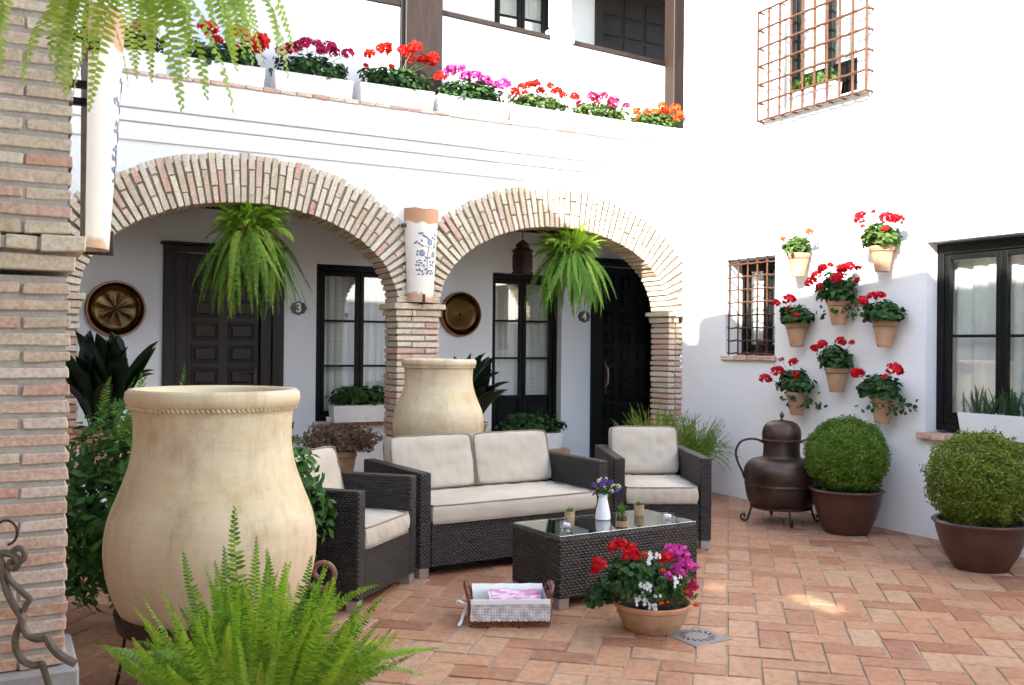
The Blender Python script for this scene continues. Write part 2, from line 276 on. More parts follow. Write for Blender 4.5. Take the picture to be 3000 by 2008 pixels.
# ------------------------------------------------------------------ mesh helpers
class MB:
    def __init__(s): s.v = []; s.f = []
    def add(s, v, f):
        o = len(s.v); s.v += [tuple(p) for p in v]; s.f += [tuple(i+o for i in q) for q in f]; return s
    def box(s, x0, x1, y0, y1, z0, z1, Mx=None):
        v = [(x, y, z) for z in (z0, z1) for y in (y0, y1) for x in (x0, x1)]
        if Mx: v = [Mx @ Vector(p) for p in v]
        return s.add(v, [(0, 2, 3, 1), (4, 5, 7, 6), (0, 1, 5, 4), (2, 6, 7, 3), (0, 4, 6, 2), (1, 3, 7, 5)])
    def cbox(s, x0, x1, y0, y1, z0, z1, c=.004, jit=0, rnd=None, Mx=None):
        cx, cy, cz = (x0+x1)/2, (y0+y1)/2, (z0+z1)/2; hx, hy, hz = (x1-x0)/2, (y1-y0)/2, (z1-z0)/2
        v = []; idx = {}
        for sx in (-1, 1):
            for sy in (-1, 1):
                for sz in (-1, 1):
                    j = [(rnd.uniform(-jit, jit) if rnd else 0) for _ in range(3)]
                    for ax in range(3):
                        p = [sx*(hx-c), sy*(hy-c), sz*(hz-c)]; p[ax] = (sx*hx, sy*hy, sz*hz)[ax]
                        idx[(sx, sy, sz, ax)] = len(v); v.append((cx+p[0]+j[0], cy+p[1]+j[1], cz+p[2]+j[2]))
        f = []
        def face(q, want):
            a, b, d = Vector(v[q[0]]), Vector(v[q[1]]), Vector(v[q[2]])
            f.append(tuple(q) if (b-a).cross(d-b).dot(Vector(want)) > 0 else tuple(reversed(q)))
        I = lambda x, y, z, a: idx[(x, y, z, a)]
        for q in (-1, 1):
            face([I(q, -1, -1, 0), I(q, 1, -1, 0), I(q, 1, 1, 0), I(q, -1, 1, 0)], (q, 0, 0))
            face([I(-1, q, -1, 1), I(1, q, -1, 1), I(1, q, 1, 1), I(-1, q, 1, 1)], (0, q, 0))
            face([I(-1, -1, q, 2), I(1, -1, q, 2), I(1, 1, q, 2), I(-1, 1, q, 2)], (0, 0, q))
            for r in (-1, 1):
                face([I(q, r, -1, 0), I(q, r, 1, 0), I(q, r, 1, 1), I(q, r, -1, 1)], (q, r, 0))
                face([I(q, -1, r, 0), I(q, 1, r, 0), I(q, 1, r, 2), I(q, -1, r, 2)], (q, 0, r))
                face([I(-1, q, r, 1), I(1, q, r, 1), I(1, q, r, 2), I(-1, q, r, 2)], (0, q, r))
                for t in (-1, 1): face([I(q, r, t, 0), I(q, r, t, 1), I(q, r, t, 2)], (q, r, t))
        if Mx: v = [Mx @ Vector(p) for p in v]
        return s.add(v, f)
    def tube(s, pts, r, n=8, closed=False, cap=True, flat=1.0):
        pts = [Vector(p) for p in pts]; k = len(pts); v = []; f = []; prev = None
        for i, p in enumerate(pts):
            a = pts[(i-1) % k] if (closed or i > 0) else p; b = pts[(i+1) % k] if (closed or i < k-1) else p
            t = (b-a).normalized()
            if prev is None:
                h = Vector((0, 0, 1)) if abs(t.z) < .9 else Vector((1, 0, 0)); u = t.cross(h).normalized()
            else: u = (prev-t*prev.dot(t)).normalized()
            prev = u; w_ = t.cross(u); rr = r[i] if isinstance(r, (list, tuple)) else r
            for j in range(n):
                an = 2*pi*j/n; v.append(p+u*(rr*cos(an))+w_*(rr*flat*sin(an)))
        m_ = k if closed else k-1
        for i in range(m_):
            for j in range(n):
                a = i*n+j; b = i*n+(j+1) % n; c = ((i+1) % k)*n+(j+1) % n; d = ((i+1) % k)*n+j; f.append((a, b, c, d))
        if cap and not closed: f.append(tuple(range(n-1, -1, -1))); f.append(tuple((k-1)*n+j for j in range(n)))
        return s.add(v, f)
    def lathe(s, prof, n=40, cx=0, cy=0, sx=1, sy=1):
        v = []; f = []; k = len(prof)
        for (r, z) in prof:
            for j in range(n):
                a = 2*pi*j/n; v.append((cx+r*cos(a)*sx, cy+r*sin(a)*sy, z))
        for i in range(k-1):
            for j in range(n): f.append((i*n+j, i*n+(j+1) % n, (i+1)*n+(j+1) % n, (i+1)*n+j))
        return s.add(v, f)
    def disc(s, c, nrm, r, n=24, ry=None):
        c = Vector(c); nz = Vector(nrm).normalized(); u = nz.orthogonal().normalized(); w_ = nz.cross(u)
        v = [c]+[c+u*(r*cos(2*pi*j/n))+w_*((ry or r)*sin(2*pi*j/n)) for j in range(n)]
        return s.add(v, [(0, 1+j, 1+(j+1) % n) for j in range(n)])
    def mesh(s, name, mat, smooth=False, ang=35, uv=False):
        me = bpy.data.meshes.new(name); me.from_pydata(s.v, [], s.f); me.update()
        if mat: me.materials.append(mat)
        if smooth:
            me.polygons.foreach_set('use_smooth', [True]*len(me.polygons))
            try: me.set_sharp_from_angle(angle=radians(ang))
            except Exception: pass
        if uv:
            ul = me.uv_layers.new(name='UVMap')
            for p in me.polygons:
                n_ = p.normal; a = max(range(3), key=lambda i: abs(n_[i]))
                for li in p.loop_indices:
                    c = me.vertices[me.loops[li].vertex_index].co
                    ul.data[li].uv = (c.y, c.z) if a == 0 else ((c.x, c.z) if a == 1 else (c.x, c.y))
        return me
    def build(s, name, mat, parent=None, smooth=False, ang=35, uv=False, loc=(0, 0, 0), rot=(0, 0, 0), world=False):
        return link(name, s.mesh(name, mat, smooth, ang, uv), parent, loc, rot, world)
def link(name, me, parent=None, loc=(0, 0, 0), rot=(0, 0, 0), world=False, scale=None):
    o = bpy.data.objects.new(name, me); COL.objects.link(o); o.location = loc; o.rotation_euler = rot
    if scale: o.scale = scale
    if parent:
        o.parent = parent
        if world: o.matrix_parent_inverse = Matrix.LocRotScale(parent.location, parent.rotation_euler, None).inverted()
    return o
def tag(o, label, cat, group=None, kind=None):
    o['label'] = label
    if cat: o['category'] = cat
    if group: o['group'] = group
    if kind: o['kind'] = kind
    return o
def thing(name, label, cat, loc=(0, 0, 0), rz=0, group=None):
    o = bpy.data.objects.new(name, None); COL.objects.link(o); o.location = loc; o.rotation_euler = (0, 0, rz); o.empty_display_size = .1
    return tag(o, label, cat, group)
def npmesh(name, V, Fq, mat, smooth=False):
    me = bpy.data.meshes.new(name); nv = len(V); nf = len(Fq); k = Fq.shape[1]
    me.vertices.add(nv); me.vertices.foreach_set('co', V.astype(np.float32).ravel())
    me.loops.add(nf*k); me.loops.foreach_set('vertex_index', Fq.astype(np.int32).ravel())
    me.polygons.add(nf); me.polygons.foreach_set('loop_start', np.arange(0, nf*k, k, dtype=np.int32))
    try: me.polygons.foreach_set('loop_total', np.full(nf, k, dtype=np.int32))
    except Exception: pass
    me.materials.append(mat); me.update(calc_edges=True); me.validate()
    if smooth: me.polygons.foreach_set('use_smooth', [True]*nf)
    return me
def scatter(name, tv, tf, P, Nn, S, mat, rng, tilt=.5):
    """one mesh of many small leaves: template tv/tf set at points P facing Nn"""
    n = len(P); tv = np.array(tv, float); tf = np.array(tf)
    Nn = Nn+rng.normal(0, tilt, (n, 3)); Nn /= np.linalg.norm(Nn, axis=1)[:, None]+1e-9
    a = rng.normal(0, 1, (n, 3)); U = np.cross(Nn, a); U /= np.linalg.norm(U, axis=1)[:, None]+1e-9; W = np.cross(Nn, U)
    S = np.asarray(S)[:, None, None]
    V = P[:, None, :]+S*(tv[None, :, 0:1]*U[:, None, :]+tv[None, :, 1:2]*W[:, None, :]+tv[None, :, 2:3]*Nn[:, None, :])
    Fa = (tf[None]+(np.arange(n)*len(tv))[:, None, None]).reshape(-1, tf.shape[1])
    return npmesh(name, V.reshape(-1, 3), Fa, mat)
OVAL = ([(-1, 0, 0), (0, -.42, .10), (1.0, 0, -.12), (0, .42, .10)], [(0, 1, 2), (0, 2, 3)])
_g = [(0, 0, -.25)]+[((1+.12*cos(3*2*pi*j/9))*cos(2*pi*j/9), (1+.12*cos(3*2*pi*j/9))*sin(2*pi*j/9), .06*((j % 2)*2-1)) for j in range(9)]
ROUND = (_g, [(0, 1+j, 1+(j+1) % 9) for j in range(9)])
_f = [(0, 0, -.15)]+[((.62 if j % 2 else 1)*cos(2*pi*j/10), (.62 if j % 2 else 1)*sin(2*pi*j/10), .05 if j % 2 else .12) for j in range(10)]
FLORET = (_f, [(0, 1+j, 1+(j+1) % 10) for j in range(10)])

def wall_cells(mb, a0, a1, z0, z1, holes, put):
    A = sorted({a0, a1, *[h[0] for h in holes], *[h[1] for h in holes]}); Z = sorted({z0, z1, *[h[2] for h in holes], *[h[3] for h in holes]})
    A = [a for a in A if a0 <= a <= a1]; Z = [z for z in Z if z0 <= z <= z1]
    for i in range(len(A)-1):
        for j in range(len(Z)-1):
            ca, cz = (A[i]+A[i+1])/2, (Z[j]+Z[j+1])/2
            if not any(h[0] < ca < h[1] and h[2] < cz < h[3] for h in holes): put(A[i], A[i+1], Z[j], Z[j+1])

# ------------------------------------------------------------------ floor
mb = MB(); mb.box(-12, 16, -12, 14, -.3, -.0065)
floor = mb.build('floor', M['grout']); tag(floor, 'courtyard floor of herringbone terracotta tiles', None, kind='structure')
TL, TW, GAP = .290, .145, .011
e1 = Vector((cos(radians(49)), sin(radians(49)), 0)); e2 = Vector((cos(radians(-41)), sin(radians(-41)), 0))
org = onZ(2130.5, 1864, 0); org.z = 0
tmesh = []
for k in range(8):
    rr = random.Random(k); q = MB(); L_, W_ = TL-GAP, TW-GAP
    q.cbox(-L_/2, L_/2, -W_/2, W_/2, -.012, .0, .0035, .0028, rr); tmesh.append(q.mesh('tile', M['tile']))
tiles = []
for i in range(-70, 70):
    for j in range(-70, 70):
        k = (i+j) % 4
        if k == 0: c = org+e1*((i+1)*TW)+e2*((j+.5)*TW); ang = radians(49)
        elif k == 2: c = org+e1*((i+.5)*TW)+e2*((j+1)*TW); ang = radians(-41)
        else: continue
        if not (-1.5 < c.x < 6.25 and 1.5 < c.y < 9.3): continue
        if (c-Vector((2.99, 3.66, 0))).length < .05: continue
        tiles.append((c, ang))
def tkey(t):
    x, y, z = topx(t[0]); vis = -60 < x < 3060 and 1050 < y < 2080 and t[0].y < 7.8 and x > 820
    return (0 if vis else 1, z)
tiles.sort(key=tkey)
for n, (c, ang) in enumerate(tiles[:300]):
    link('tile', tmesh[R.randrange(8)], floor, (c.x, c.y, R.uniform(-.0012, .0012)), (R.gauss(0, .004), R.gauss(0, .004), ang+R.gauss(0, .008)+(pi if R.random() < .5 else 0)))
q = MB()
for (c, ang) in tiles[300:]:
    q.cbox(-(TL-GAP)/2, (TL-GAP)/2, -(TW-GAP)/2, (TW-GAP)/2, -.012, 0, .0035, .002, R, Matrix.Translation(c) @ Matrix.Rotation(ang, 4, 'Z'))
o = q.build('tile_field', M['tile'], floor); o['kind'] = 'stuff'

# ------------------------------------------------------------------ bricks
_bc = {}
def brick_mesh(lx, ly, lz, mat, nvar=6, jit=.0038, c=.0035):
    key = (round(lx, 4), round(ly, 4), round(lz, 4), mat)
    if key not in _bc:
        _bc[key] = []
        for k in range(nvar):
            rr = random.Random(hash((round(lx*1000), round(ly*1000), k)) & 0xffff); q = MB()
            q.cbox(-lx/2, lx/2, -ly/2, ly/2, -lz/2, lz/2, c, jit, rr); _bc[key].append(q.mesh('brick', M[mat]))
    return R.choice(_bc[key])
def put_brick(parent, x0, x1, y0, y1, z0, z1, mat, pr=0.003):
    me = brick_mesh(x1-x0, y1-y0, z1-z0, mat)
    link('brick', me, parent, ((x0+x1)/2+R.uniform(-pr, pr), (y0+y1)/2+R.uniform(-pr, pr), (z0+z1)/2), (0, 0, R.gauss(0, .004)), world=True)
CH = .0555; BH = .0395; JT = .011
def pier(parent, x0, x1, y0, y1, z0, z1, split=.655, zred=99, redp=.8, mm='mortar', BH=BH, ins=.015):
    W = x1-x0; k = 0; z = z0; q = MB(); q.box(x0+ins, x1-ins, y0+ins, y1-ins, z0, z1-.004); q.build('mortar', M[mm], parent, world=True)
    ym = (y0+y1)/2
    while z < z1-.03:
        s = split if k % 2 == 0 else 1-split
        xs = x0+W*s; mat = 'brick_red' if (z < zred and R.random() < redp) or R.random() < .15 else 'brick_tan'
        for (a, b) in ((x0, xs-JT/2), (xs+JT/2, x1)):
            mat = 'brick_red' if ((z < zred and R.random() < redp) or R.random() < .15) else 'brick_tan'
            if b-a > W*.5:
                put_brick(parent, a, b, y0, ym-JT/2, z, z+BH, mat); put_brick(parent, a, b, ym+JT/2, y1, z, z+BH, mat)
            else: put_brick(parent, a, b, y0, y1, z, z+BH, mat)
        z += CH; k += 1
def cap(parent, x0, x1, y0, y1, zt):
    q = MB(); q.box(x0+.004, x1-.004, y0+.004, y1-.004, zt-.112, zt-.002); q.box(x0-.035, x1+.035, y0-.035, y1+.035, zt-.044, zt-.005); q.box(x0-.008, x1+.008, y0-.008, y1+.008, zt-.104, zt-.062); q.build('mortar', M['mortar_light'], parent, world=True)
    for (d, za, zb, cuts) in ((.045, zt-.048, zt, (.52, .72)), (.018, zt-.108, zt-.06, (.35, .45))):
        X = [x0-d]+[x0-d+(x1-x0+2*d)*c for c in cuts]+[x1+d]
        for i in range(len(X)-1): put_brick(parent, X[i]+.004, X[i+1]-.004, y0-d, y1+d, za, zb, 'brick_tan')
YA, YB = 7.76, 8.06
ZS = 1.765
cp = thing('brick_pier', 'brick pier between the two arches behind the farther clay jar', 'pier', (3.23, YA, 0))
pier(cp, 3.03, 3.43, YA, YB, 0, 1.655, zred=1.60, redp=.62); cap(cp, 3.03, 3.43, YA, YB, ZS)
rp = thing('brick_pier', 'brick pier at the right end of the arcade against the white side wall', 'pier', (6.0, YA, 0))
pier(rp, 5.955, 6.129, YA, YB, 0, 1.655, split=.5, zred=1.5, redp=.6); cap(rp, 5.955, 6.05, YA, YB, ZS)
lp = thing('brick_pier', 'brick pier at the left end of the arcade, half hidden by the nearest pier', 'pier', (.3, YA, 0))
pier(lp, .10, .52, YA, YB, 0, 1.655, zred=1.5); cap(lp, .10, .52, YA, YB, ZS)
npr = thing('brick_pier', 'large nearest brick pier at the left edge of the photo', 'pier', (0, 3.49, 0))
pier(npr, -.215, .205, 3.49, 3.79, .335, 1.62, split=.66, zred=1.30, redp=.85, mm='mortar_light', BH=.0355, ins=.010)
NC = .335
cap(npr, -.215, .205, 3.49, 3.79, 1.745)
pier(npr, -.215, .205, 3.49, 3.79, 1.757, 2.86, split=.66, zred=0, mm='mortar_light', BH=.0365, ins=.009)
q = MB(); q.cbox(-.30, .245, 3.44, 3.86, 0, .33, .008, .003, R); q.build('plinth', M['concrete'], npr, world=True)

def arch(name, label, xc, a, b, n, clipx=None):
    t = thing(name, label, 'arch', (xc, YA, ZS)); T = .385
    ang = np.linspace(0, pi, 2000); px_ = xc-a*np.cos(ang); pz = ZS+b*np.sin(ang)
    s = np.concatenate([[0], np.cumsum(np.hypot(np.diff(px_), np.diff(pz)))]); tot = s[-1]
    def at(u):
        k = np.interp(u*tot, s, ang); p = Vector((xc-a*cos(k), 0, ZS+b*sin(k))); nrm = Vector((-cos(k)/a, 0, sin(k)/b)).normalized(); return p, nrm
    for i in range(n):
        p, nr = at((i+.5)/n); th = atan2(nr.x, nr.z)
        odd = i % 2; tt = T+R.uniform(-.012, .014); j = .252 if odd else .128
        if i % 3 == 2: j += R.uniform(-.03, .03)
        w0 = tot/n-.0175
        for (r0, r1) in ((0, j-.005), (j+.006, tt)):
            rm = (r0+r1)/2; c = p+nr*rm
            if clipx and c.x > clipx: continue
            wd = (w0+.012*rm/T*1.0)
            mat = 'brick_red' if R.random() < .11 else 'brick_tan'
            me = brick_mesh(.046, YB-YA, .12 if (r1-r0) < .18 else .25, mat)
            lz = .12 if (r1-r0) < .18 else .25
            o = link('brick', me, t, (c.x, (YA+YB)/2+R.uniform(-.006, .004), c.z), (R.gauss(0, .006), th, R.gauss(0, .008)), world=True, scale=(wd/.046, 1, (r1-r0)/lz))
    v = []; f = []; K = 60
    for i in range(K+1):
        p, nr = at(i/K)
        for rr in (.014, T-.03):
            for y in (YA+.022, YB-.012): v.append((p.x+nr.x*rr, y, p.z+nr.z*rr))
    for i in range(K):
        o_ = i*4
        for (a_, b_) in ((0, 1), (1, 3), (3, 2), (2, 0)): f.append((o_+a_, o_+b_, o_+4+b_, o_+4+a_))
    q = MB(); q.add(v, f); q.build('mortar', M['mortar'], t, world=True)
    return t
XC1, XC2, AA, BB = 1.775, 4.69, 1.255, .768
arch('brick_arch', 'left brick arch over door 3 with the darker fern hanging in it', XC1, AA, BB, 59)
arch('brick_arch', 'right brick arch with the lantern and the brighter fern hanging in it', XC2, AA, BB, 59, 6.14)

# ------------------------------------------------------------------ arcade front wall
aw = thing('arcade_wall', 'white plastered arcade front above the two brick arches with moulded bands', 'wall', (3, YA, 0))
q = MB()
def zlow(x):
    z = 1.70
    for xc in (XC1, XC2):
        u = (x-xc)/(AA+.36)
        if abs(u) < 1: z = max(z, ZS+(BB+.35)*sqrt(1-u*u)-.0)
    return z
xs = np.linspace(-.6, 6.13, 150)
for i in range(len(xs)-1):
    a, b = float(xs[i]), float(xs[i+1]); za, zb = zlow(a), zlow(b)
    if b < .1: za = zb = 0
    v = [(a, YA+.018, za), (b, YA+.018, zb), (b, YA+.018, 2.94), (a, YA+.018, 2.94), (a, YB-.02, za), (b, YB-.02, zb), (b, YB-.02, 2.94), (a, YB-.02, 2.94)]
    q.add(v, [(0, 1, 2, 3), (5, 4, 7, 6), (1, 0, 4, 5)])
q.build('plaster_face', M['plaster'], aw, world=True)
q = MB(); q.cbox(-.6, 6.128, YA-.004, YB+.4, 2.94, 3.078, .006); q.build('moulded_band', M['plaster'], aw, world=True)
q = MB(); q.cbox(-.6, 6.128, YA-.024, YB+.4, 3.079, 3.178, .006); q.build('moulded_band', M['plaster'], aw, world=True)
q = MB(); q.cbox(-.6, 6.128, YA-.048, YB+.4, 3.179, 3.425, .006); q.build('moulded_band', M['plaster'], aw, world=True)
x = -.55
while x < 6.08:
    wd = R.choice((.13, .13, .14, .135)); wd = min(wd, 6.12-x)
    me = brick_mesh(wd-.008, .30, .03, 'brick_red'); link('ledge_tile', me, aw, (x+wd/2, YA+.085, 3.442), (R.gauss(0, .004), 0, R.gauss(0, .006)), world=True); x += wd
q = MB(); q.box(-.6, 6.128, YA-.052, YA+.6, 3.4255, 3.428); q.box(-.6, 6.9, YA+.24, 9.3, 3.40, 3.455); q.build('upper_floor_slab', M['plaster'], aw, world=True)

# ------------------------------------------------------------------ right wall
XR = 6.13
rw = thing('side_wall', 'tall white plastered wall on the right with barred windows and clay pots', 'wall', (XR, 3, 0))
BW = (3.35, 4.86, .772, 2.212); SW = (6.445, 7.11, 1.335, 2.245); UW = (5.53, 6.42, 3.49, 4.95)
q = MB()
wall_cells(q, -6, YA+.015, 0, 7.4, [BW, SW, UW], lambda a, b, c, d: q.box(XR, XR+.34, a, b, c, d))
q.build('plaster_face', M['plaster'], rw, world=True)
q = MB(); q.box(XR+.60, XR+.62, -6, 7.7, 0, 6); q.build('backing', M['plaster'], rw, world=True)

# ------------------------------------------------------------------ gallery behind the arches
gb = thing('gallery_wall', 'white plastered back wall under the arcade with two doors and windows', 'wall', (3.5, 9.2, 0))
D3 = (1.40, 2.34, 0, 2.24); W3 = (2.745, 3.66, .640, 2.195); W4 = (4.69, 5.565, .10, 2.20); D4 = (5.985, 6.80, 0, 2.33)
q = MB(); wall_cells(q, -2.5, 8.2, 0, 2.80, [D3, W3, W4, D4], lambda a, b, c, d: q.box(a, b, 9.2, 9.42, c, d)); q.build('plaster_face', M['plaster'], gb, world=True)
q = MB(); q.box(-2.5, 8.2, 9.66, 9.68, 0, 2.8); q.build('room_backing', M['hole'], gb, world=True)
q = MB(); q.box(6.9, 7.1, 7.78, 9.2, 0, 2.8); q.build('end_wall', M['plaster'], gb, world=True)
gc = thing('gallery_ceiling', 'dark beamed ceiling edge just seen under the crowns of the arches', 'ceiling', (3.2, 8.6, 2.72))
q = MB(); q.box(-2.5, 8.2, YB, 9.66, 2.80, 2.9); q.build('ceiling_board', M['plaster'], gc, world=True)
for k in range(16):
    q = MB(); q.cbox(-.05, .05, YB+.0, 9.2, 2.69, 2.80, .004); q.build('beam', M['wood'], gc, world=True, loc=(-.3+k*.48, 0, 0))
q = MB(); q.box(-2, 6.9, 9.13, 9.199, 2.655, 2.69); q.build('wall_plate', M['wood'], gc, world=True)

def casement(th, x0, x1, z0, z1, y, cols, rows, glass_z0, fw=.055, axis='Y', panel=0, mull=.075, curtain_seed=1, mat='blackwood', lit=True):
    """window leaves in the plane y (facing -Y) or, with axis X, in the plane x=y facing -X (x0,x1 then run along Y)"""
    def P(a0, a1, d0, d1, c0, c1, name, mt, bev=.004):
        q = MB()
        if axis == 'Y': q.cbox(a0, a1, y+d0, y+d1, c0, c1, bev)
        else: q.cbox(y+d0, y+d1, a0, a1, c0, c1, bev)
        return q.build(name, M[mt], th, world=True)
    P(x0, x0+fw, 0, .07, z0, z1, 'frame', mat); P(x1-fw, x1, 0, .07, z0, z1, 'frame', mat)
    P(x0+fw, x1-fw, 0, .07, z1-fw*1.3, z1, 'frame', mat); P(x0+fw, x1-fw, 0, .07, z0, z0+fw*.8, 'frame', mat)
    ix0, ix1 = x0+fw+.003, x1-fw-.003; iz0, iz1 = z0+fw*.8+.003, z1-fw*1.3-.003; cw = (ix1-ix0-(cols-1)*.004)/cols; st = .042
    for c in range(cols):
        a0 = ix0+c*(cw+.004); a1 = a0+cw
        P(a0, a0+st, .01, .055, iz0, iz1, 'leaf_stile', mat); P(a1-st, a1, .01, .055, iz0, iz1, 'leaf_stile', mat)
        P(a0+st, a1-st, .01, .055, iz1-st, iz1, 'leaf_rail', mat)
        gz0 = max(glass_z0, iz0+st)
        if panel and gz0 > iz0+.2:
            P(a0+st, a1-st, .012, .053, gz0-st, gz0, 'leaf_rail', mat); P(a0+st, a1-st, .012, .053, iz0, iz0+st*1.6, 'leaf_rail', mat)
            P(a0+st, a1-st, .028, .048, iz0+st*1.6, gz0-st, 'panel', mat); P(a0+st+.03, a1-st-.03, .018, .03, iz0+st*1.6+.03, gz0-st-.03, 'panel', mat, .01)
        else: P(a0+st, a1-st, .012, .053, iz0, gz0, 'leaf_rail', mat)
        H = iz1-st-gz0
        for r in range(rows):
            c0 = gz0+H*r/rows+(.011 if r else 0); c1 = gz0+H*(r+1)/rows-(.011 if r < rows-1 else 0)
            if r: P(a0+st, a1-st, .015, .045, c0-.022, c0, 'glazing_bar', mat, .003)
            P(a0+st-.004, a1-st+.004, .029, .033, c0-.004, c1+.004, 'pane', 'glass', .0005)
    # curtain with folds
    v = []; f = []; K = 70; rr = random.Random(curtain_seed); ph = [rr.uniform(0, 6) for _ in range(4)]
    for i in range(K+1):
        a = x0+fw+(x1-x0-2*fw)*i/K; d = .105+.012*sin(i*.9+ph[0])+.008*sin(i*.37+ph[1])+.005*sin(i*1.9+ph[2])
        for zz in (iz0, (iz0+iz1)/2, iz1):
            dd = d+.006*sin(zz*3+i*.2); v.append((a, y+dd, zz) if axis == 'Y' else (y+dd, a, zz))
    for i in range(K):
        for j in range(2): f.append((i*3+j, i*3+3+j, i*3+4+j, i*3+1+j))
    q = MB(); q.add(v, f); q.build('curtain', M['curtain'], th, smooth=True, ang=80, world=True)

w3 = thing('window', 'black framed casement with white curtains behind the planter in the left arch', 'window', (3.2, 9.2, .64))
casement(w3, W3[0], W3[1], W3[2], W3[3], 9.215, 2, 3, .74, fw=.05)
q = MB(); q.build
for k in range(7): put_brick(w3, 2.72+k*.138, 2.72+k*.138+.13, 9.15, 9.26, .592, .636, 'brick_red')
w4 = thing('glazed_door', 'tall black glazed door with curtains in the right arch beside the brass dish', 'door', (5.1, 9.2, .1))
casement(w4, W4[0], W4[1], W4[2], W4[3], 9.30, 2, 3, .86, fw=.05, panel=1, curtain_seed=5)
q = MB(); q.box(W4[0], W4[1], 9.15, 9.42, 0, .098); q.build('step', M['terra'], w4, world=True)

def panel_door(t, x0, x1, z1, y, cols, rows, fw, leaf0, leaf1, cornice=True, handle=True, mat='wood'):
    def P(a0, a1, d0, d1, c0, c1, name, bev=.005, mt=mat):
        q = MB(); q.cbox(a0, a1, d0, d1, c0, c1, bev); return q.build(name, M[mt], t, world=True)
    P(x0, x0+fw, y-.035, y+.05, 0, z1-.09, 'frame'); P(x1-fw, x1, y-.035, y+.05, 0, z1-.09, 'frame')
    P(x0, x1, y-.035, y+.05, z1-.088, z1-.03, 'lintel')
    if cornice: P(x0-.03, x1+.03, y-.065, y+.05, z1-.028, z1, 'cornice', .01)
    P(x0+fw+.002, leaf0-.004, y+.0, y+.07, 0, z1-.092, 'inner_jamb'); P(leaf1+.004, x1-fw-.002, y+.0, y+.07, 0, z1-.092, 'inner_jamb')
    P(leaf0, leaf1, y+.05, y+.09, 0, z1-.095, 'leaf')
    rh = .215; cw = (leaf1-leaf0)/cols
    for c in range(cols):
        for r in range(rows):
            a0 = leaf0+c*cw+.045; a1 = leaf0+(c+1)*cw-.045; c0 = .12+r*rh+.022; c1 = .12+(r+1)*rh-.022
            if c1 > z1-.12: continue
            q = MB()
            for (u0, u1, v0, v1) in ((a0, a1, c0, c0+.014), (a0, a1, c1-.014, c1), (a0, a0+.014, c0+.014, c1-.014), (a1-.014, a1, c0+.014, c1-.014)): q.cbox(u0, u1, y+.036, y+.0495, v0, v1, .004)
            q.cbox(a0+.026, a1-.026, y+.034, y+.0495, c0+.026, c1-.026, .012); q.build('panel', M[mat], t, world=True)
    if handle:
        hx = leaf1-.035
        P(hx-.02, hx+.02, y+.040, y+.0495, .96, 1.20, 'handle_plate', .003, 'iron')
        q = MB(); q.tube([(hx, y+.045, 1.13), (hx, y-.005, 1.13), (hx-.02, y-.015, 1.13), (hx-.14, y-.015, 1.125)], .009, 8); q.build('handle', M['iron'], t, smooth=True, world=True)
d3 = thing('panelled_door', 'dark brown panelled door with cornice beside the number 3 plate', 'door', (1.86, 9.2, 0))
panel_door(d3, 1.31, 2.42, 2.33, 9.2, 2, 9, .11, 1.53, 2.20)
d4 = thing('panelled_door', 'near black panelled door in the right arch beside the right-hand brick pier', 'door', (6.4, 9.2, 0))
panel_door(d4, 5.95, 6.84, 2.42, 9.2, 3, 10, .05, 6.12, 6.80, cornice=True, handle=False, mat='blackwood')
q = MB(); q.cbox(6.165, 6.20, 9.236, 9.2465, .86, 1.26, .003); q.build('handle_plate', M['iron'], d4, world=True)
q = MB(); q.tube([(6.185, 9.24, .95), (6.185, 9.19, .98), (6.185, 9.18, 1.07), (6.185, 9.19, 1.16), (6.185, 9.24, 1.19)], .011, 8); q.build('handle', M['steel'], d4, smooth=True, world=True)

def number_plate(x, z, txt, label):
    t = thing('number_plate', label, 'sign', (x, 9.198, z))
    q = MB(); pts = []
    for i in range(40):
        a = 2*pi*i/40; r = .072*(1+.10*cos(4*a)**2*(1 if True else 0)); pts.append((r*1.02*cos(a), r*.86*sin(a)))
    v = [(p[0], -.012, p[1]) for p in pts]+[(p[0], 0, p[1]) for p in pts]; n = 40
    q.add(v, [tuple(range(n))]+[(i, i+n, (i+1) % n+n, (i+1) % n) for i in range(n)]); q.build('plate', M['plate'], t)
    cu = bpy.data.curves.new('digit', 'FONT'); cu.body = txt; cu.size = .125; cu.extrude = .0015; cu.align_x = 'CENTER'; cu.align_y = 'CENTER'; cu.offset = .002
    ob = bpy.data.objects.new('digit_tmp', cu); COL.objects.link(ob)
    dg = bpy.context.evaluated_depsgraph_get(); me = bpy.data.meshes.new_from_object(ob.evaluated_get(dg)); bpy.data.objects.remove(ob)
    me.materials.clear(); me.materials.append(M['ceramic']); d = link('digit', me, t, (0, -.0145, 0), (pi/2, 0, 0))
number_plate(2.565, 1.752, '3', 'small dark oval plate with a white 3 on the gallery wall')
number_plate(5.855, 1.745, '4', 'small dark number plate half hidden under the brighter hanging fern')

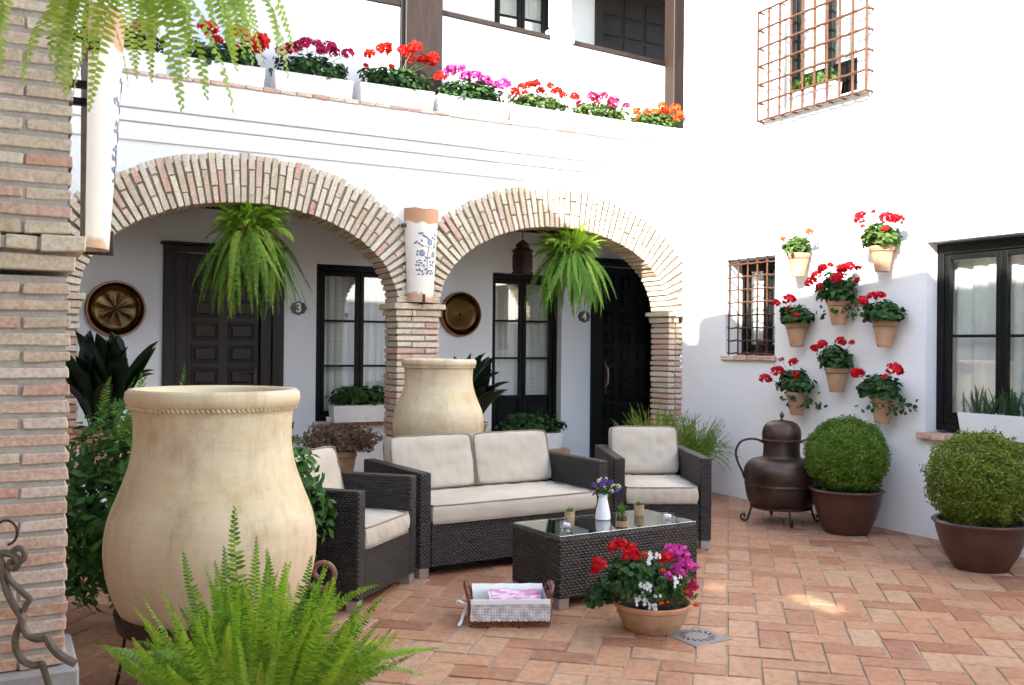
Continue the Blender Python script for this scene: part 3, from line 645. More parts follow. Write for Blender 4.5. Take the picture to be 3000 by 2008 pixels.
def brass_dish(x, z, r, label, flutes):
    t = thing('brass_dish', label, 'dish', (x, 9.195, z)); n = 64; prof = [(.0, -.035), (.035, -.034), (.045, -.020), (.06, -.012), (.10, -.012), (.60, .0), (.80, -.006), (.86, -.03)]
    v = []; f = []
    for (a, d) in prof:
        for j in range(n):
            an = 2*pi*j/n; rad = a*r
            dd = d+(.0045*cos(flutes*an)*(1 if .09 < a < .7 else 0)*(1-a) if flutes else 0)
            v.append((rad*cos(an), dd+.0, rad*sin(an)))
    for i in range(len(prof)-1):
        for j in range(n): f.append((i*n+j, i*n+(j+1) % n, (i+1)*n+(j+1) % n, (i+1)*n+j))
    q = MB(); q.add(v, f); q.build('bowl', M['brass'], t, smooth=True, ang=60)
    q = MB(); pr2 = [(.86, -.03), (.885, -.042), (.91, -.034), (.93, -.045), (.97, -.045), (1.0, -.03), (1.0, .0)]; v = []
    for (a, d) in pr2:
        for j in range(n): v.append((a*r*cos(2*pi*j/n), d, a*r*sin(2*pi*j/n)))
    q.add(v, [(i*n+j, i*n+(j+1) % n, (i+1)*n+(j+1) % n, (i+1)*n+j) for i in range(len(pr2)-1) for j in range(n)]); q.build('rim', M['brassrim'], t, smooth=True, ang=50)
brass_dish(.912, 1.70, .252, 'fluted brass dish hung on the wall left of door 3', 8)
brass_dish(4.30, 1.735, .238, 'plain brass dish hung left of the tall glazed door', 0)

# lantern hanging in the right arch
t = thing('hanging_lantern', 'brown pierced metal lantern hanging in the right arch', 'lantern', (4.725, 8.6, 2.14))
q = MB()
def oct(r, z): return [(r*cos(pi/4*j+pi/8), r*sin(pi/4*j+pi/8), z) for j in range(8)]
def prism(q, r0, z0, r1, z1):
    q.add(oct(r0, z0)+oct(r1, z1), [(j, (j+1) % 8, 8+(j+1) % 8, 8+j) for j in range(8)]+[tuple(range(7, -1, -1)), tuple(range(8, 16))])
prism(q, .112, 0, .112, .022); q.build('base', M['iron'], t)
q = MB(); prism(q, .125, .235, .065, .275); prism(q, .07, .275, .07, .30); prism(q, .082, .30, .015, .35); q.build('roof', M['iron'], t)
q = MB(); prism(q, .098, .20, .098, .235); prism(q, .098, .022, .098, .05)
for j in range(8):
    a = pi/4*j+pi/8; b = a+pi/4; A = Vector((.098*cos(a), .098*sin(a), 0)); B = Vector((.098*cos(b), .098*sin(b), 0))
    for k in range(6):
        p = A.lerp(B, k/6); q.box(p.x-.005, p.x+.005, p.y-.005, p.y+.005, .05, .20)
    for zz in (.10, .15):
        q.tube([A+Vector((0, 0, zz)), B+Vector((0, 0, zz))], .004, 4)
q.build('pierced_body', M['iron'], t)
q = MB(); q.tube([(0, 0, .35), (0, 0, .55)], .005, 6); q.build('rod', M['iron'], t)

# ------------------------------------------------------------------ upper floor
ub = thing('upper_gallery_wall', 'white back wall of the upper gallery with its window and dark door', 'wall', (4, 9.3, 3.46))
UWI = (4.73, 5.46, 3.9, 5.7); UDO = (6.03, 7.30, 3.46, 5.8)
q = MB(); wall_cells(q, -2.5, 8.2, 3.40, 7.2, [UWI, UDO], lambda a, b, c, d: q.box(a, b, 9.3, 9.5, c, d)); q.build('plaster_face', M['plaster'], ub, world=True)
q = MB(); q.box(-2.5, 8.2, 9.7, 9.72, 3.4, 7.2); q.build('room_backing', M['hole'], ub, world=True)
uw = thing('window', 'black casement on the upper floor seen above the white balcony parapet', 'window', (5.1, 9.3, 4.3))
casement(uw, UWI[0], UWI[1], UWI[2], UWI[3], 9.34, 2, 3, 4.0, fw=.05, curtain_seed=8)
ud = thing('panelled_door', 'dark door on the upper floor at the right end of the balcony', 'door', (6.6, 9.3, 3.46))
q = MB(); q.cbox(6.03, 7.30, 9.36, 9.42, 3.46, 5.8, .004); q.build('leaf', M['wood'], ud, world=True)
for c in range(3):
    for r in range(8):
        q = MB(); q.cbox(6.17+c*.31, 6.42+c*.31, 9.345, 9.359, 3.62+r*.24, 3.82+r*.24, .006); q.build('panel', M['wood'], ud, world=True)
q = MB(); q.cbox(6.03, 6.13, 9.27, 9.355, 3.46, 5.6, .005); q.cbox(6.13, 7.30, 9.27, 9.355, 5.7, 5.8, .005); q.build('frame', M['wood'], ud, world=True)
bal = thing('balcony_parapet', 'white solid balcony parapet with brown handrail right of the thick wooden post', 'parapet', (3.54, 8.06, 3.456), radians(5.3))
q = MB(); q.cbox(0, 3.3, 0, .09, 0, .985, .004); q.build('parapet_panel', M['plaster'], bal)
q = MB(); q.cbox(0, 1.24, -.012, .102, .987, 1.032, .004); q.build('handrail', M['wood_mid'], bal)
q = MB(); q.cbox(1.50, 2.76, -.012, .102, .987, 1.032, .004); q.build('handrail', M['wood_mid'], bal)
wp = thing('white_post', 'white plastered post with moulded base standing on the balcony parapet', 'post', (4.91, 8.23, 4.43))
q = MB(); q.cbox(-.13, .13, -.10, .05, 0, .13, .01); q.build('post_base', M['plaster'], wp)
q = MB(); q.cbox(-.11, .11, -.08, .045, .131, 2.6, .03); q.build('post_shaft', M['plaster'], wp)
b2 = thing('balcony_parapet', 'white solid balcony parapet left of the thick wooden post', 'parapet', (1.72, 8.06, 3.456))
q = MB(); q.cbox(0, 1.43, 0, .44, 0, .99, .004); q.build('parapet_panel', M['plaster'], b2)
q = MB(); q.cbox(0, 1.43, -.012, .10, .992, 1.04, .004); q.build('handrail', M['wood_mid'], b2)
q = MB(); q.cbox(-2.3, -.002, .43, .5, 0, 2.6, .004); q.build('recessed_panel', M['plaster'], b2)
po = thing('wooden_post', 'thick dark brown wooden post rising behind the scarlet geranium trough', 'post', (3.34, 8.06, 3.456))
q = MB(); q.cbox(-.155, .205, -.05, .16, 0, 3.6, .008); q.build('post_shaft', M['wood_mid'], po)
q = MB(); q.cbox(-.19, -.157, -.03, .16, 0, 3.6, .004); q.build('shaded_side_face', M['blackwood'], po)  # left face of the post, its shade put into a blacker colour
p2 = thing('wooden_post', 'slim brown wooden post at the right end of the balcony by the side wall', 'post', (6.37, 8.24, 3.456))
q = MB(); q.cbox(-.07, .10, -.08, .09, 0, 3.6, .006); q.build('post_shaft', M['wood_mid'], p2)
ur = thing('upper_ceiling', 'ceiling of the upper gallery above the balcony', 'ceiling', (3, 8.7, 5.7))
q = MB(); q.box(-3, 8.2, 7.92, 9.7, 5.62, 5.75); q.build('ceiling_board', M['plaster'], ur, world=True)

# ------------------------------------------------------------------ the other wings of the courtyard (outside the frame)
lw = thing('left_wing', 'white left wing of the courtyard whose upper floor shades the patio', 'building', (-2, 1, 0))
prof = [(-8, 6.45), (1.6, 5.90), (4.17, 5.60), (4.172, 5.42), (4.21, 5.345), (4.36, 5.335), (4.45, 5.38), (4.50, 5.55), (7.70, 5.60), (12, 5.60)]  # unseen parapet, top edge and dip shaped to cast the side wall's shade line
pc = [(2.92, 4.02), (3.05, 4.42)]
q = MB(); wall_cells(q, -4, .03, -8, 12, [(-1.9, -.15, .6, 2.6)], lambda a, b, c, d: q.box(a, b, c, d, 2.93, 3.02)); q.build('upper_floor', M['plaster'], lw, world=True)  # opening added in this unseen floor to let the sun patches through
q = MB(); q.box(-4, .03, -8, 12, 5.22, 5.30); q.build('roof', M['plaster'], lw, world=True)
holes = []
for (fx, fy, wy, wz) in ((3.70, 4.02, .16, .085), (3.95, 3.86, .20, .07), (3.66, 4.36, .10, .05)):  # slots added high in the unseen wall to throw sun patches on the tiles
    d_ = fx+4; zc = .65*d_; yc = fy-.55*d_; holes.append((yc-wy, yc+wy, zc-wz, zc+wz))
q = MB(); wall_cells(q, -8, 12, 3.02, 5.22, holes, lambda a, b, c, d: q.box(-4, -3.9, a, b, c, d)); q.build('sun_slot_wall', M['plaster'], lw, world=True)
v = []; f = []
for (y_, z_) in prof: v += [(.032, y_, 2.93), (.16, y_, 2.93), (.16, y_, z_), (.032, y_, z_)]
for i in range(len(prof)-1):
    a = i*4; b = a+4
    f += [(a, b, b+1, a+1), (a+1, b+1, b+2, a+2), (a+2, b+2, b+3, a+3), (a+3, b+3, b, a)]
f += [(0, 1, 2, 3), (39, 38, 37, 36)]
q = MB(); q.add(v, f); q.build('parapet', M['plaster'], lw, world=True)
q = MB(); q.box(-4, -2.3, -8, 12, 0, 2.93); q.build('ground_storey', M['plaster'], lw, world=True)
ow = thing('opposite_wing', 'white wing closing the courtyard behind the viewer', 'building', (2, -9, 0))
q = MB(); q.box(-2, 8, -9.4, -8.6, 0, 4.2); q.build('wall', M['plaster'], ow, world=True)
for k in range(4):
    q = MB(); q.cbox(.6+k*1.6, 1.5+k*1.6, -8.6, -8.57, .2, 2.3, .005); q.build('shutter', M['wood'], ow, world=True)

# ------------------------------------------------------------------ windows of the side wall
bwn = thing('window', 'large black framed window at the right edge with white curtains', 'window', (6.25, 4.1, .8))
casement(bwn, BW[0], BW[1], BW[2]+.03, BW[3]-.012, XR+.12, 3, 2, .94, fw=.06, axis='X', curtain_seed=3)
for k in range(12):
    y0_ = 3.32+k*.132
    put_brick(bwn, 6.075, XR+.12, y0_, y0_+.126, .742, .785, 'brick_red', .0015)
swn = thing('window', 'small black window behind the rusty flush grille', 'window', (6.35, 6.78, 1.33))
casement(swn, SW[0]+.005, SW[1]-.005, SW[2]+.01, SW[3]-.01, XR+.20, 2, 1, 1.44, fw=.04, axis='X', curtain_seed=4)
for k in range(4): put_brick(swn, XR-.035, XR+.2, 6.415+k*.182, 6.415+k*.182+.175, 1.292, 1.333, 'brick_red', .0015)
uwn = thing('window', 'black framed window high on the side wall behind the projecting cage grille', 'window', (6.2, 6, 3.47))
casement(uwn, UW[0]+.005, UW[1]-.005, UW[2]+.005, UW[3], XR+.13, 2, 1, 3.84, fw=.07, axis='X', curtain_seed=6)
t = thing('window_grille', 'rusty flush iron grille over the small window on the side wall', 'grille', (XR+.03, 6.78, 1.34))
q = MB()
for k in range(6):
    y_ = SW[0]+.012+k*(SW[1]-SW[0]-.024)/5; q.tube([(XR+.035, y_, SW[2]), (XR+.035, y_, SW[3])], .008, 6)
q.build('upright_bars', M['rust'], t, smooth=True, world=True)
for k in range(8):
    z_ = SW[2]+.02+k*(SW[3]-SW[2]-.07)/7
    q = MB(); pts = []
    for i in range(31):
        y_ = SW[0]+(SW[1]-SW[0])*i/30; pts.append((XR+.024+.006*cos(2*pi*(i/30*5)), y_, z_+.004*cos(2*pi*(i/30*5))))
    q.tube(pts, .0075, 6); q.build('cross_bar', M['rust'], t, smooth=True, world=True)
t = thing('cage_grille', 'rusty iron cage grille projecting from the upper window of the side wall', 'grille', (5.98, 5.9, 3.44))
GX, gy0, gy1, gz0, gz1 = 6.055, 5.375, 6.61, 3.465, 4.455
ys = [gy0+(gy1-gy0)*k/9 for k in range(10)]
for y_ in ys:
    q = MB(); q.tube([(GX, y_, gz0), (GX, y_, gz1)], .0115, 6); q.build('upright_bar', M['rust'], t, smooth=True, world=True)
nz = 6
for k in range(nz+1):
    z_ = gz0+.0+(gz1-gz0)*k/nz; pts = [(XR, gy1+.004, z_)]
    for i in range(41): pts.append((GX-.007+.004*cos(2*pi*i/4), gy1-(gy1-gy0)*i/40, z_+.004*cos(2*pi*i/4)))
    pts.append((XR, gy0-.004, z_))
    q = MB(); q.tube(pts, .0105, 6); q.build('cross_bar', M['rust'], t, smooth=True, world=True)
for y_ in ys[1:-1]:
    for z_ in (gz0, gz1): q = MB(); q.tube([(GX, y_, z_), (XR, y_, z_)], .006, 5); q.build('tie_bar', M['rust'], t, smooth=True, world=True)
q = MB(); q.cbox(GX+.010, XR, gy0+.02, gy1-.02, gz0+.008, gz0+.028, .003); q.build('sill_shelf', M['plaster'], t, world=True)

# ------------------------------------------------------------------ flowers and foliage
rng = np.random.default_rng(5)
_heads = {}
def head_mesh(mat):
    if mat not in _heads:
        L = []
        for k in range(3):
            n = 46; d = rng.normal(0, 1, (n, 3)); d /= np.linalg.norm(d, axis=1)[:, None]; d[:, 2] = np.where(d[:, 2] < -.55, -d[:, 2], d[:, 2])
            P = d*rng.uniform(.62, .88, (n, 1)); P[:, 2] *= .85
            L.append(scatter('flower_head', FLORET[0], FLORET[1], P, d, rng.uniform(.26, .40, n), M[mat], rng, .35))
        _heads[mat] = L
    return R.choice(_heads[mat])
def ell_points(n, c, rad, shell=.55, zmin=-1.0):
    d = rng.normal(0, 1, (n*3, 3)); d /= np.linalg.norm(d, axis=1)[:, None]; d = d[d[:, 2] > zmin][:n]
    r = rng.uniform(shell, 1, len(d))**.6
    # lumpy outline
    ph = rng.uniform(0, 6, 4); lump = 1+.13*np.sin(d[:, 0]*5+ph[0])*np.sin(d[:, 1]*6+ph[1])+.10*np.sin(d[:, 2]*7+ph[2]+d[:, 0]*4)
    return np.array(c)+d*np.array(rad)*(r*lump)[:, None], d
def potted_geranium(t, c, rad, heads, nleaf=130, lr=.024, leaf='l_ger', trail=0, base=None, xmax=None):
    """foliage, stems and flower heads in the frame of t (t.location is the origin, unrotated)"""
    o = Vector(t.location)
    P, d = ell_points(nleaf, c, rad, .35, -.5)
    d[:, 2] += .7
    if trail:
        k = int(nleaf*.12); Pt = np.array(c)+np.stack([rng.normal(0, rad[0]*.6, k), rng.uniform(-1, 1, k)*rad[1], -rng.uniform(.4, 1.5, k)*rad[2]], 1); Pt[:, 0] -= rad[0]*.5 if trail == 1 else 0
        if trail == 2: Pt[:, 1] -= rad[1]*.55
        P = np.concatenate([P, Pt]); d = np.concatenate([d, rng.normal(0, 1, (k, 3))])
    if xmax is not None: P[:, 0] = np.minimum(P[:, 0], xmax)
    me = scatter('foliage', ROUND[0], ROUND[1], P, d, rng.uniform(.6, 1.15, len(P))*lr, M[leaf], rng, .45); link('foliage', me, t)
    q = MB(); b = Vector(base or (c[0], c[1], c[2]-rad[2]*.7))
    for k in range(7):
        e = Vector(P[rng.integers(len(P))]); mpt = b.lerp(e, .5)+Vector((0, 0, .02)); q.tube([b, mpt, e], .003, 4)
    for (p, r, m_) in heads:
        p = Vector(p)-o; mpt = b.lerp(p, .55)+Vector((0, 0, (p-b).length*.10)); q.tube([b, mpt, p], .0022, 4)
        link('flower_head', head_mesh(m_), t, p, (R.uniform(-.4, .4), R.uniform(-.4, .4), R.uniform(0, 6)), scale=(r, r, r*.9))
    q.build('stems', M['stem'], t)
def trough(t, W, D, H, mat='whitebox', taper=.86, axis='X', th=.012):
    q = MB(); w, d = W/2, D/2; wb, db = w*.955, d*taper
    def ring(a, b, z): return [(-a, -b, z), (a, -b, z), (a, b, z), (-a, b, z)]
    v = ring(wb, db, 0)+ring(w, d, H)+ring(w-th, d-th, H)+ring(w-th-.004, d-th-.004, H-.035)
    f = [(3, 2, 1, 0)]
    for k in range(3):
        for j in range(4): a = k*4+j; b = k*4+(j+1) % 4; f.append((a, b, b+4, a+4))
    q.add(v, f); q.build('trough', M[mat], t)
    q = MB(); q.add(ring(w-th-.004, d-th-.004, H-.034), [(0, 1, 2, 3)]); q.build('soil', M['soil'], t)
    q = MB(); q.disc((0, -d*.90-.0022, H*.22), (0, -1, -.12), .004, 8); q.build('drain_hole', M['hole'], t)

Z2 = lambda x, y, r: (900+x/1.9525, y/1.9525, r/1.9525)
Z1 = lambda x, y, r: (x/2.24, y/2.24, r/2.24)
ledge = [
 (.45, 1.12, 'l_ger', 'p_mag', Z1, [(915, 165, 38), (985, 170, 36), (1005, 205, 26), (880, 190, 26), (950, 195, 26)], 'magenta'),
 (1.22, 1.87, 'l_ger', 'p_scarlet', Z1, [(1375, 185, 46), (1330, 175, 30), (1420, 262, 32), (1510, 200, 26), (1575, 208, 42), (1620, 255, 36), (1715, 262, 46), (1688, 322, 40), (1555, 308, 18), (1535, 228, 36), (1740, 305, 20)], 'dark scarlet'),
 (1.945, 2.61, 'l_ger', 'p_crim', Z1, [(1850, 335, 34), (1912, 322, 46), (1960, 300, 34), (2010, 285, 42), (2085, 290, 28), (2165, 308, 40), (2110, 330, 30), (2197, 345, 30), (2283, 355, 40)], 'crimson'),
 (2.67, 3.355, 'l_ger', 'p_scarlet', Z2, [(355, 310, 30), (440, 280, 38), (465, 262, 20), (545, 290, 30), (610, 275, 38), (582, 325, 32), (660, 340, 28), (725, 328, 28), (715, 362, 25), (335, 375, 15), (480, 380, 14), (762, 440, 32), (690, 350, 28)], 'bright scarlet'),
 (3.395, 4.10, 'l_ger', 'p_pink', Z2, [(820, 405, 36), (885, 395, 26), (905, 435, 32), (960, 440, 38), (1025, 465, 34), (1125, 485, 38), (1080, 485, 20), (1160, 555, 15)], 'pink'),
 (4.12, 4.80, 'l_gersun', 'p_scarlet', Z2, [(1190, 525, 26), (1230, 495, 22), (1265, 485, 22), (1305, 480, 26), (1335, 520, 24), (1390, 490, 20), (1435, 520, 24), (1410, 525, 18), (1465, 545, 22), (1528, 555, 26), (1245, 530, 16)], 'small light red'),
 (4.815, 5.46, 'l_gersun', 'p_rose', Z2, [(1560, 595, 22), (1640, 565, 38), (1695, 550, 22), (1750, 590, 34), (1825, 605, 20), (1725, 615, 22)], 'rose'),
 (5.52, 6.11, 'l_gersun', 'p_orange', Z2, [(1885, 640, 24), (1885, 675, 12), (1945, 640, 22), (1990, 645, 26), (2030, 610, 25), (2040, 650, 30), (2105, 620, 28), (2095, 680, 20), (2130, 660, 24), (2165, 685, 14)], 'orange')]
poss = ['leftmost on the balcony ledge behind the fern', 'second from the left on the ledge', 'third from the left on the ledge', 'in front of the thick wooden post', 'just right of the thick wooden post', 'sixth along the ledge with leaves tinted as sunlit', 'second last on the ledge', 'last on the ledge by the side wall']
for i, (x0, x1, leaf, pet, Zf, hs, cn) in enumerate(ledge):
    W = x1-x0; H = .165 if i != 3 else .17
    t = thing('geranium_trough', f'white trough of {cn} geraniums, {poss[i]}', 'planter', ((x0+x1)/2, YA+.075, 3.458), 0, 'white geranium troughs along the balcony ledge')
    trough(t, W, .20, H)
    heads = []
    for h in hs:
        px_, py_, pr_ = Zf(*h); y_ = YA+.03+R.uniform(-.05, .08); p = onY(px_, py_, y_); heads.append((p, pr_*p.length/F*1.22, pet))
    potted_geranium(t, (0, 0, H+.055), (W*.49, .13, .135 if i < 5 else .105), heads, 620 if i < 5 else 520, .024 if i < 5 else .02, leaf, base=(0, 0, H-.03))

zr = lambda x, y: (2050+x/2.0905, 550+y/2.0905)
pots = [((605, 405), 'l_gersun', [(675, 272, 24, 'p_orange'), (515, 318, 20, 'p_orange')], 'orange-flowered geranium with sun-tinted leaves, top left of the wall group', .10, .085),
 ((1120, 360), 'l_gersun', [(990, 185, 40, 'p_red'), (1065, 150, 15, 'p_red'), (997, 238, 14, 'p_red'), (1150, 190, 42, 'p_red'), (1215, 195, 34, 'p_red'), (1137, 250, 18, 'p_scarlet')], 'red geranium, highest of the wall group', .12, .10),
 ((855, 695), 'l_ger', [(680, 580, 34, 'p_red'), (715, 535, 28, 'p_red'), (750, 500, 33, 'p_red'), (742, 608, 28, 'p_red'), (802, 475, 18, 'p_red'), (870, 500, 35, 'p_red'), (910, 487, 37, 'p_red'), (850, 555, 37, 'p_red'), (972, 495, 20, 'p_red'), (965, 567, 20, 'p_red')], 'the widest red geranium and most flower heads', .165, .125),
 ((597, 832), 'l_ger', [(465, 708, 26, 'p_red'), (543, 685, 37, 'p_red'), (540, 740, 14, 'p_scarlet'), (592, 783, 18, 'p_scarlet')], 'red geranium right beside the small barred window', .13, .09),
 ((1133, 820), 'l_ger', [(997, 692, 31, 'p_red'), (1060, 665, 28, 'p_red'), (1100, 665, 31, 'p_red')], 'red geranium, between the highest and lowest right pots', .145, .09),
 ((840, 1105), 'l_ger', [(702, 985, 26, 'p_red'), (750, 960, 31, 'p_red'), (865, 945, 31, 'p_red'), (930, 950, 18, 'p_red')], 'red geranium in the lower middle of the wall group', .12, .10),
 ((597, 1250), 'l_ger', [(400, 1172, 35, 'p_red'), (475, 1125, 37, 'p_red'), (500, 1055, 16, 'p_crim'), (572, 1070, 28, 'p_red'), (592, 1150, 23, 'p_scarlet')], 'red geranium directly above the copper vessel', .15, .11),
 ((1118, 1287), 'l_ger', [(970, 1140, 39, 'p_red'), (1190, 1115, 45, 'p_red'), (1130, 1158, 16, 'p_scarlet')], 'drooping red geranium above the left box ball', .15, .10)]
q = MB(); q.lathe([(.0, 0), (.052, 0), (.056, .01), (.057, .022), (.086, .160), (.089, .168), (.097, .178), (.099, .195), (.092, .2), (.086, .195), (.082, .17), (.0, .165)], 28); potme = q.mesh('pot', M['terra'], True, 40)
q = MB(); q.disc((0, 0, .168), (0, 0, 1), .083, 16); soilme = q.mesh('soil', M['soil'])
for k, (rim, leaf, hs, lab, fw_, fh_) in enumerate(pots):
    p = onX(*zr(*rim), 6.03); t = thing('wall_pot', 'clay wall pot with '+lab, 'potted plant', (6.027, p.y, p.z-.198), 0, 'terracotta geranium pots hung on the side wall')
    link('pot', potme, t, rot=(R.gauss(0, .03), R.gauss(-.03, .02), R.uniform(0, 6)))
    q = MB(); q.tube([(.0905*cos(a), .0905*sin(a), .157) for a in np.linspace(0, 2*pi, 24, endpoint=False)], .0022, 5, closed=True); q.build('wire_ring', M['iron'], t, True); link('soil', soilme, t)
    q = MB(); q.disc((-.056, .01, .016), (-1, 0, 0), .005, 8); q.build('drain_hole', M['hole'], t)
    heads = []
    for (hx, hy, hr, hm) in hs:
        X = 5.93+R.uniform(-.04, .05); q_ = onX(*zr(hx, hy), X); heads.append((q_, hr/2.0905*q_.length*1.22/F, hm))
    potted_geranium(t, (-.02, -.0, .20+fh_*.6), (.12, fw_*1.22, fh_*1.2), heads, int(330+1150*fw_), .021 if k else .017, leaf, trail=2 if k in (2, 6, 7) else 0, base=(0, 0, .165), xmax=.09)

# ---- frond meshes
def frond_mesh(name, L, e0, e1, n, pl, mat, seed, bend=1.2, sway=.05, angp=.25, wfac=.9, tw0=0, tw1=0, droop=.12):
    rr = random.Random(seed); q = MB(); K = n; pts = []; x = z = 0; dl = L/K; y = 0; ph = rr.uniform(0, 6)
    for i in range(K+1):
        s = i/K; e = radians(e0+(e1-e0)*s**bend); pts.append((Vector((x, y, z)), e)); x += dl*cos(e); z += dl*sin(e); y += dl*sway*sin(ph+s*4)
    q.tube([p for p, e in pts[::3]], [max(.0022*(1-i*3/K), .0006) for i in range(len(pts[::3]))], 3, cap=False)
    for i in range(2, K):
        s = i/K; p, e = pts[i]; T = Vector((cos(e), 0, sin(e))); N0 = Vector((-sin(e), 0, cos(e))); ta = tw0+tw1*s; B = Vector((0, 1, 0))*cos(ta)+N0*sin(ta); Nn = N0*cos(ta)-Vector((0, 1, 0))*sin(ta)
        l = pl*min(1, (s/.14)**.7)*(1-max(0, (s-.45)/.55)**1.7)*rr.uniform(.85, 1.05)+.003
        wd = dl*wfac/2
        for sd in (-1, 1):
            if rr.random() < .02: continue
            d = (B*(sd*cos(angp))+T*sin(angp)-Nn*rr.uniform(0, 2*droop)).normalized(); c = p+T*(dl*.5 if sd > 0 else 0)
            tw = rr.gauss(0, .18); U = (T+Nn*tw).normalized()
            v = [c-U*wd*.9, c+U*wd*.9, c+d*l*.5-U*wd, c+d*l*.5+U*wd, c+d*l*.86+U*wd*.55-Nn*l*.06, c+d*l*.86-U*wd*.35-Nn*l*.06, c+d*l+U*wd*.25-Nn*l*.10]
            q.add(v, [(0, 1, 3, 2), (2, 3, 4, 5), (5, 4, 6)])
    return q.mesh(name, M[mat])
def fern(t, c, specs, count, rnd, smin=.7, smax=1.1, rad=.03, azim=None, eljit=.12, xs=1.0):
    for k in range(count):
        me = rnd.choice(specs); az = azim(k) if azim else rnd.uniform(0, 2*pi); s = rnd.uniform(smin, smax)
        o = link('frond', me, t, (c[0]+rad*cos(az)*rnd.random(), c[1]+rad*sin(az)*rnd.random(), c[2]+rnd.uniform(-.02, .02)), (rnd.gauss(0, eljit), rnd.gauss(0, eljit), az), scale=(s*xs, s*rnd.choice((1, -1)), s))
rf = random.Random(21)
# foreground fern in its pot
t = thing('potted_fern', 'bright green sword fern with tall fronds in the front left corner', 'fern', (.66, 2.86, 0))
q = MB(); q.lathe([(0, 0), (.13, 0), (.15, .02), (.19, .22), (.20, .23), (.21, .235), (.215, .28), (.20, .285), (.19, .27), (.18, .25), (0, .25)], 36); q.build('pot', M['terra_rim'], t, True)
q = MB(); q.disc((0, 0, .255), (0, 0, 1), .185, 20); q.build('soil', M['soil'], t)
up = [frond_mesh('frond', .58, 86, 66, 40, .037, 'l_fern', k, 1.8, .10, .22, .80, 0, (-.5, .6, .2)[k]) for k in range(3)]
md = [frond_mesh('frond', .58, 74, 5, 40, .038, 'l_fern', 10+k, 1.3, .12, .22, .80, (-.3, .4, 0, -.5)[k], (-.6, .5, .9, .2)[k]) for k in range(4)]
lo = [frond_mesh('frond', .56, 55, -38, 38, .038, 'l_fern', 20+k, 1.1, .12, .22, .80, (-.2, .3, 0, .1)[k], (.5, -.5, .7, -.8)[k]) for k in range(4)]
fern(t, (0, 0, .26), up, 18, rf, .60, .85, .16, eljit=.12); fern(t, (0, 0, .26), md, 22, rf, .5, .85, .14); fern(t, (0, 0, .26), lo, 34, rf, .5, .85, .16)
AZV = atan2(FW[1], FW[0])
def aimed_frond(t, me, base, tip, flip):
    """stand a frond mesh at base so that its tip reaches tip, blade turned across the line of sight"""
    ex = np.array([v.co for v in me.vertices]); far = Vector(ex[np.argmax((ex**2).sum(1))]); far.y = 0
    d = tip-base; s_ = d.length/far.length; z = d.normalized(); side = Vector((RT[0], RT[1], 0)); side = (side-z*side.dot(z)).normalized(); fwd = side.cross(z)
    if flip: fwd = -fwd; side = -side
    B = Matrix((fwd, side, z)).transposed(); A = atan2(far.x, far.z); M3 = B @ Matrix.Rotation(-A, 3, 'Y')
    o = link('frond', me, t); o.matrix_basis = Matrix.LocRotScale(base, M3.to_quaternion(), Vector((s_, s_, s_)))
for (x, y, tt) in ((1580, 400, 2.86), (1232, 690, 2.8), (1350, 765, 2.7), (1500, 660, 2.9), (1632, 600, 2.75), (1712, 680, 2.95), (1790, 730, 2.7), (1980, 715, 2.9), (1905, 765, 2.8), (1010, 930, 2.65), (880, 1040, 2.75), (2062, 872, 2.8), (1700, 990, 2.55), (1430, 870, 2.8), (2190, 950, 2.75), (1170, 1010, 2.7), (1300, 960, 2.6), (1560, 880, 2.6), (1860, 900, 2.6), (2120, 1010, 2.65), (670, 1290, 2.7), (2040, 1130, 2.5), (1640, 1120, 2.45), (1480, 1080, 2.45), (1260, 1200, 2.45), (1820, 1180, 2.4), (1060, 1180, 2.5), (2200, 1180, 2.5), (1520, 1260, 2.35), (1790, 1290, 2.35)):
    px_, py_ = x/2.215, 1300+y/2.215; bx = 745+(px_-745)*.42
    aimed_frond(t, rf.choice(up), atT(bx+rf.uniform(-12, 12), 2030, tt+.02)-t.location, atT(px_, py_, tt)-t.location, rf.random() < .5)
for k in range(64):
    bx = rf.uniform(520, 1110); tt = rf.uniform(2.45, 3.0); hgt = rf.uniform(.35, 1)*(1-.5*((bx-830)/330)**2)
    aimed_frond(t, rf.choice(up), atT(745+(bx-745)*.62, 2040, tt)-t.location, atT(bx+rf.gauss(0, 28), 1975-hgt*330, tt-rf.uniform(0, .15))-t.location, rf.random() < .5)
for k in range(60):
    bx = rf.uniform(330, 1230); tt = rf.uniform(2.4, 2.9)
    aimed_frond(t, rf.choice(up), atT(745+(bx-745)*.5, 2050, tt)-t.location, atT(bx, 1950-rf.uniform(0, 190)*(1-.5*((bx-780)/450)**2), tt-rf.uniform(0, .2))-t.location, rf.random() < .5)
for (px_, py_, az, me) in ((1111, 1712, 0, md[0]), (1282, 1890, 0, md[1]), (1293, 1925, 0, md[2]), (1249, 1990, 0, lo[0]), (1170, 1880, 0, md[3]), (300, 1960, pi, md[0]), (250, 2000, pi, md[2]), (960, 1700, 0, md[3])):
    b_ = atT(740+(px_-740)*.3, 2040, 2.72)-t.location; tp = atT(px_, py_, 2.72)-t.location
    ex = np.array([v.co for v in me.vertices]); far = ex[np.argmax(ex[:, 0])]; s_ = abs((tp-b_).xy.length)/max(.1, far[0])
    d_ = tp-b_; link('frond', me, t, b_, (0, 0, atan2(d_.y, d_.x)), scale=(s_, s_, s_*min(1.6, max(.4, (d_.z)/(far[2]*s_) if abs(far[2]) > .05 else 1))))
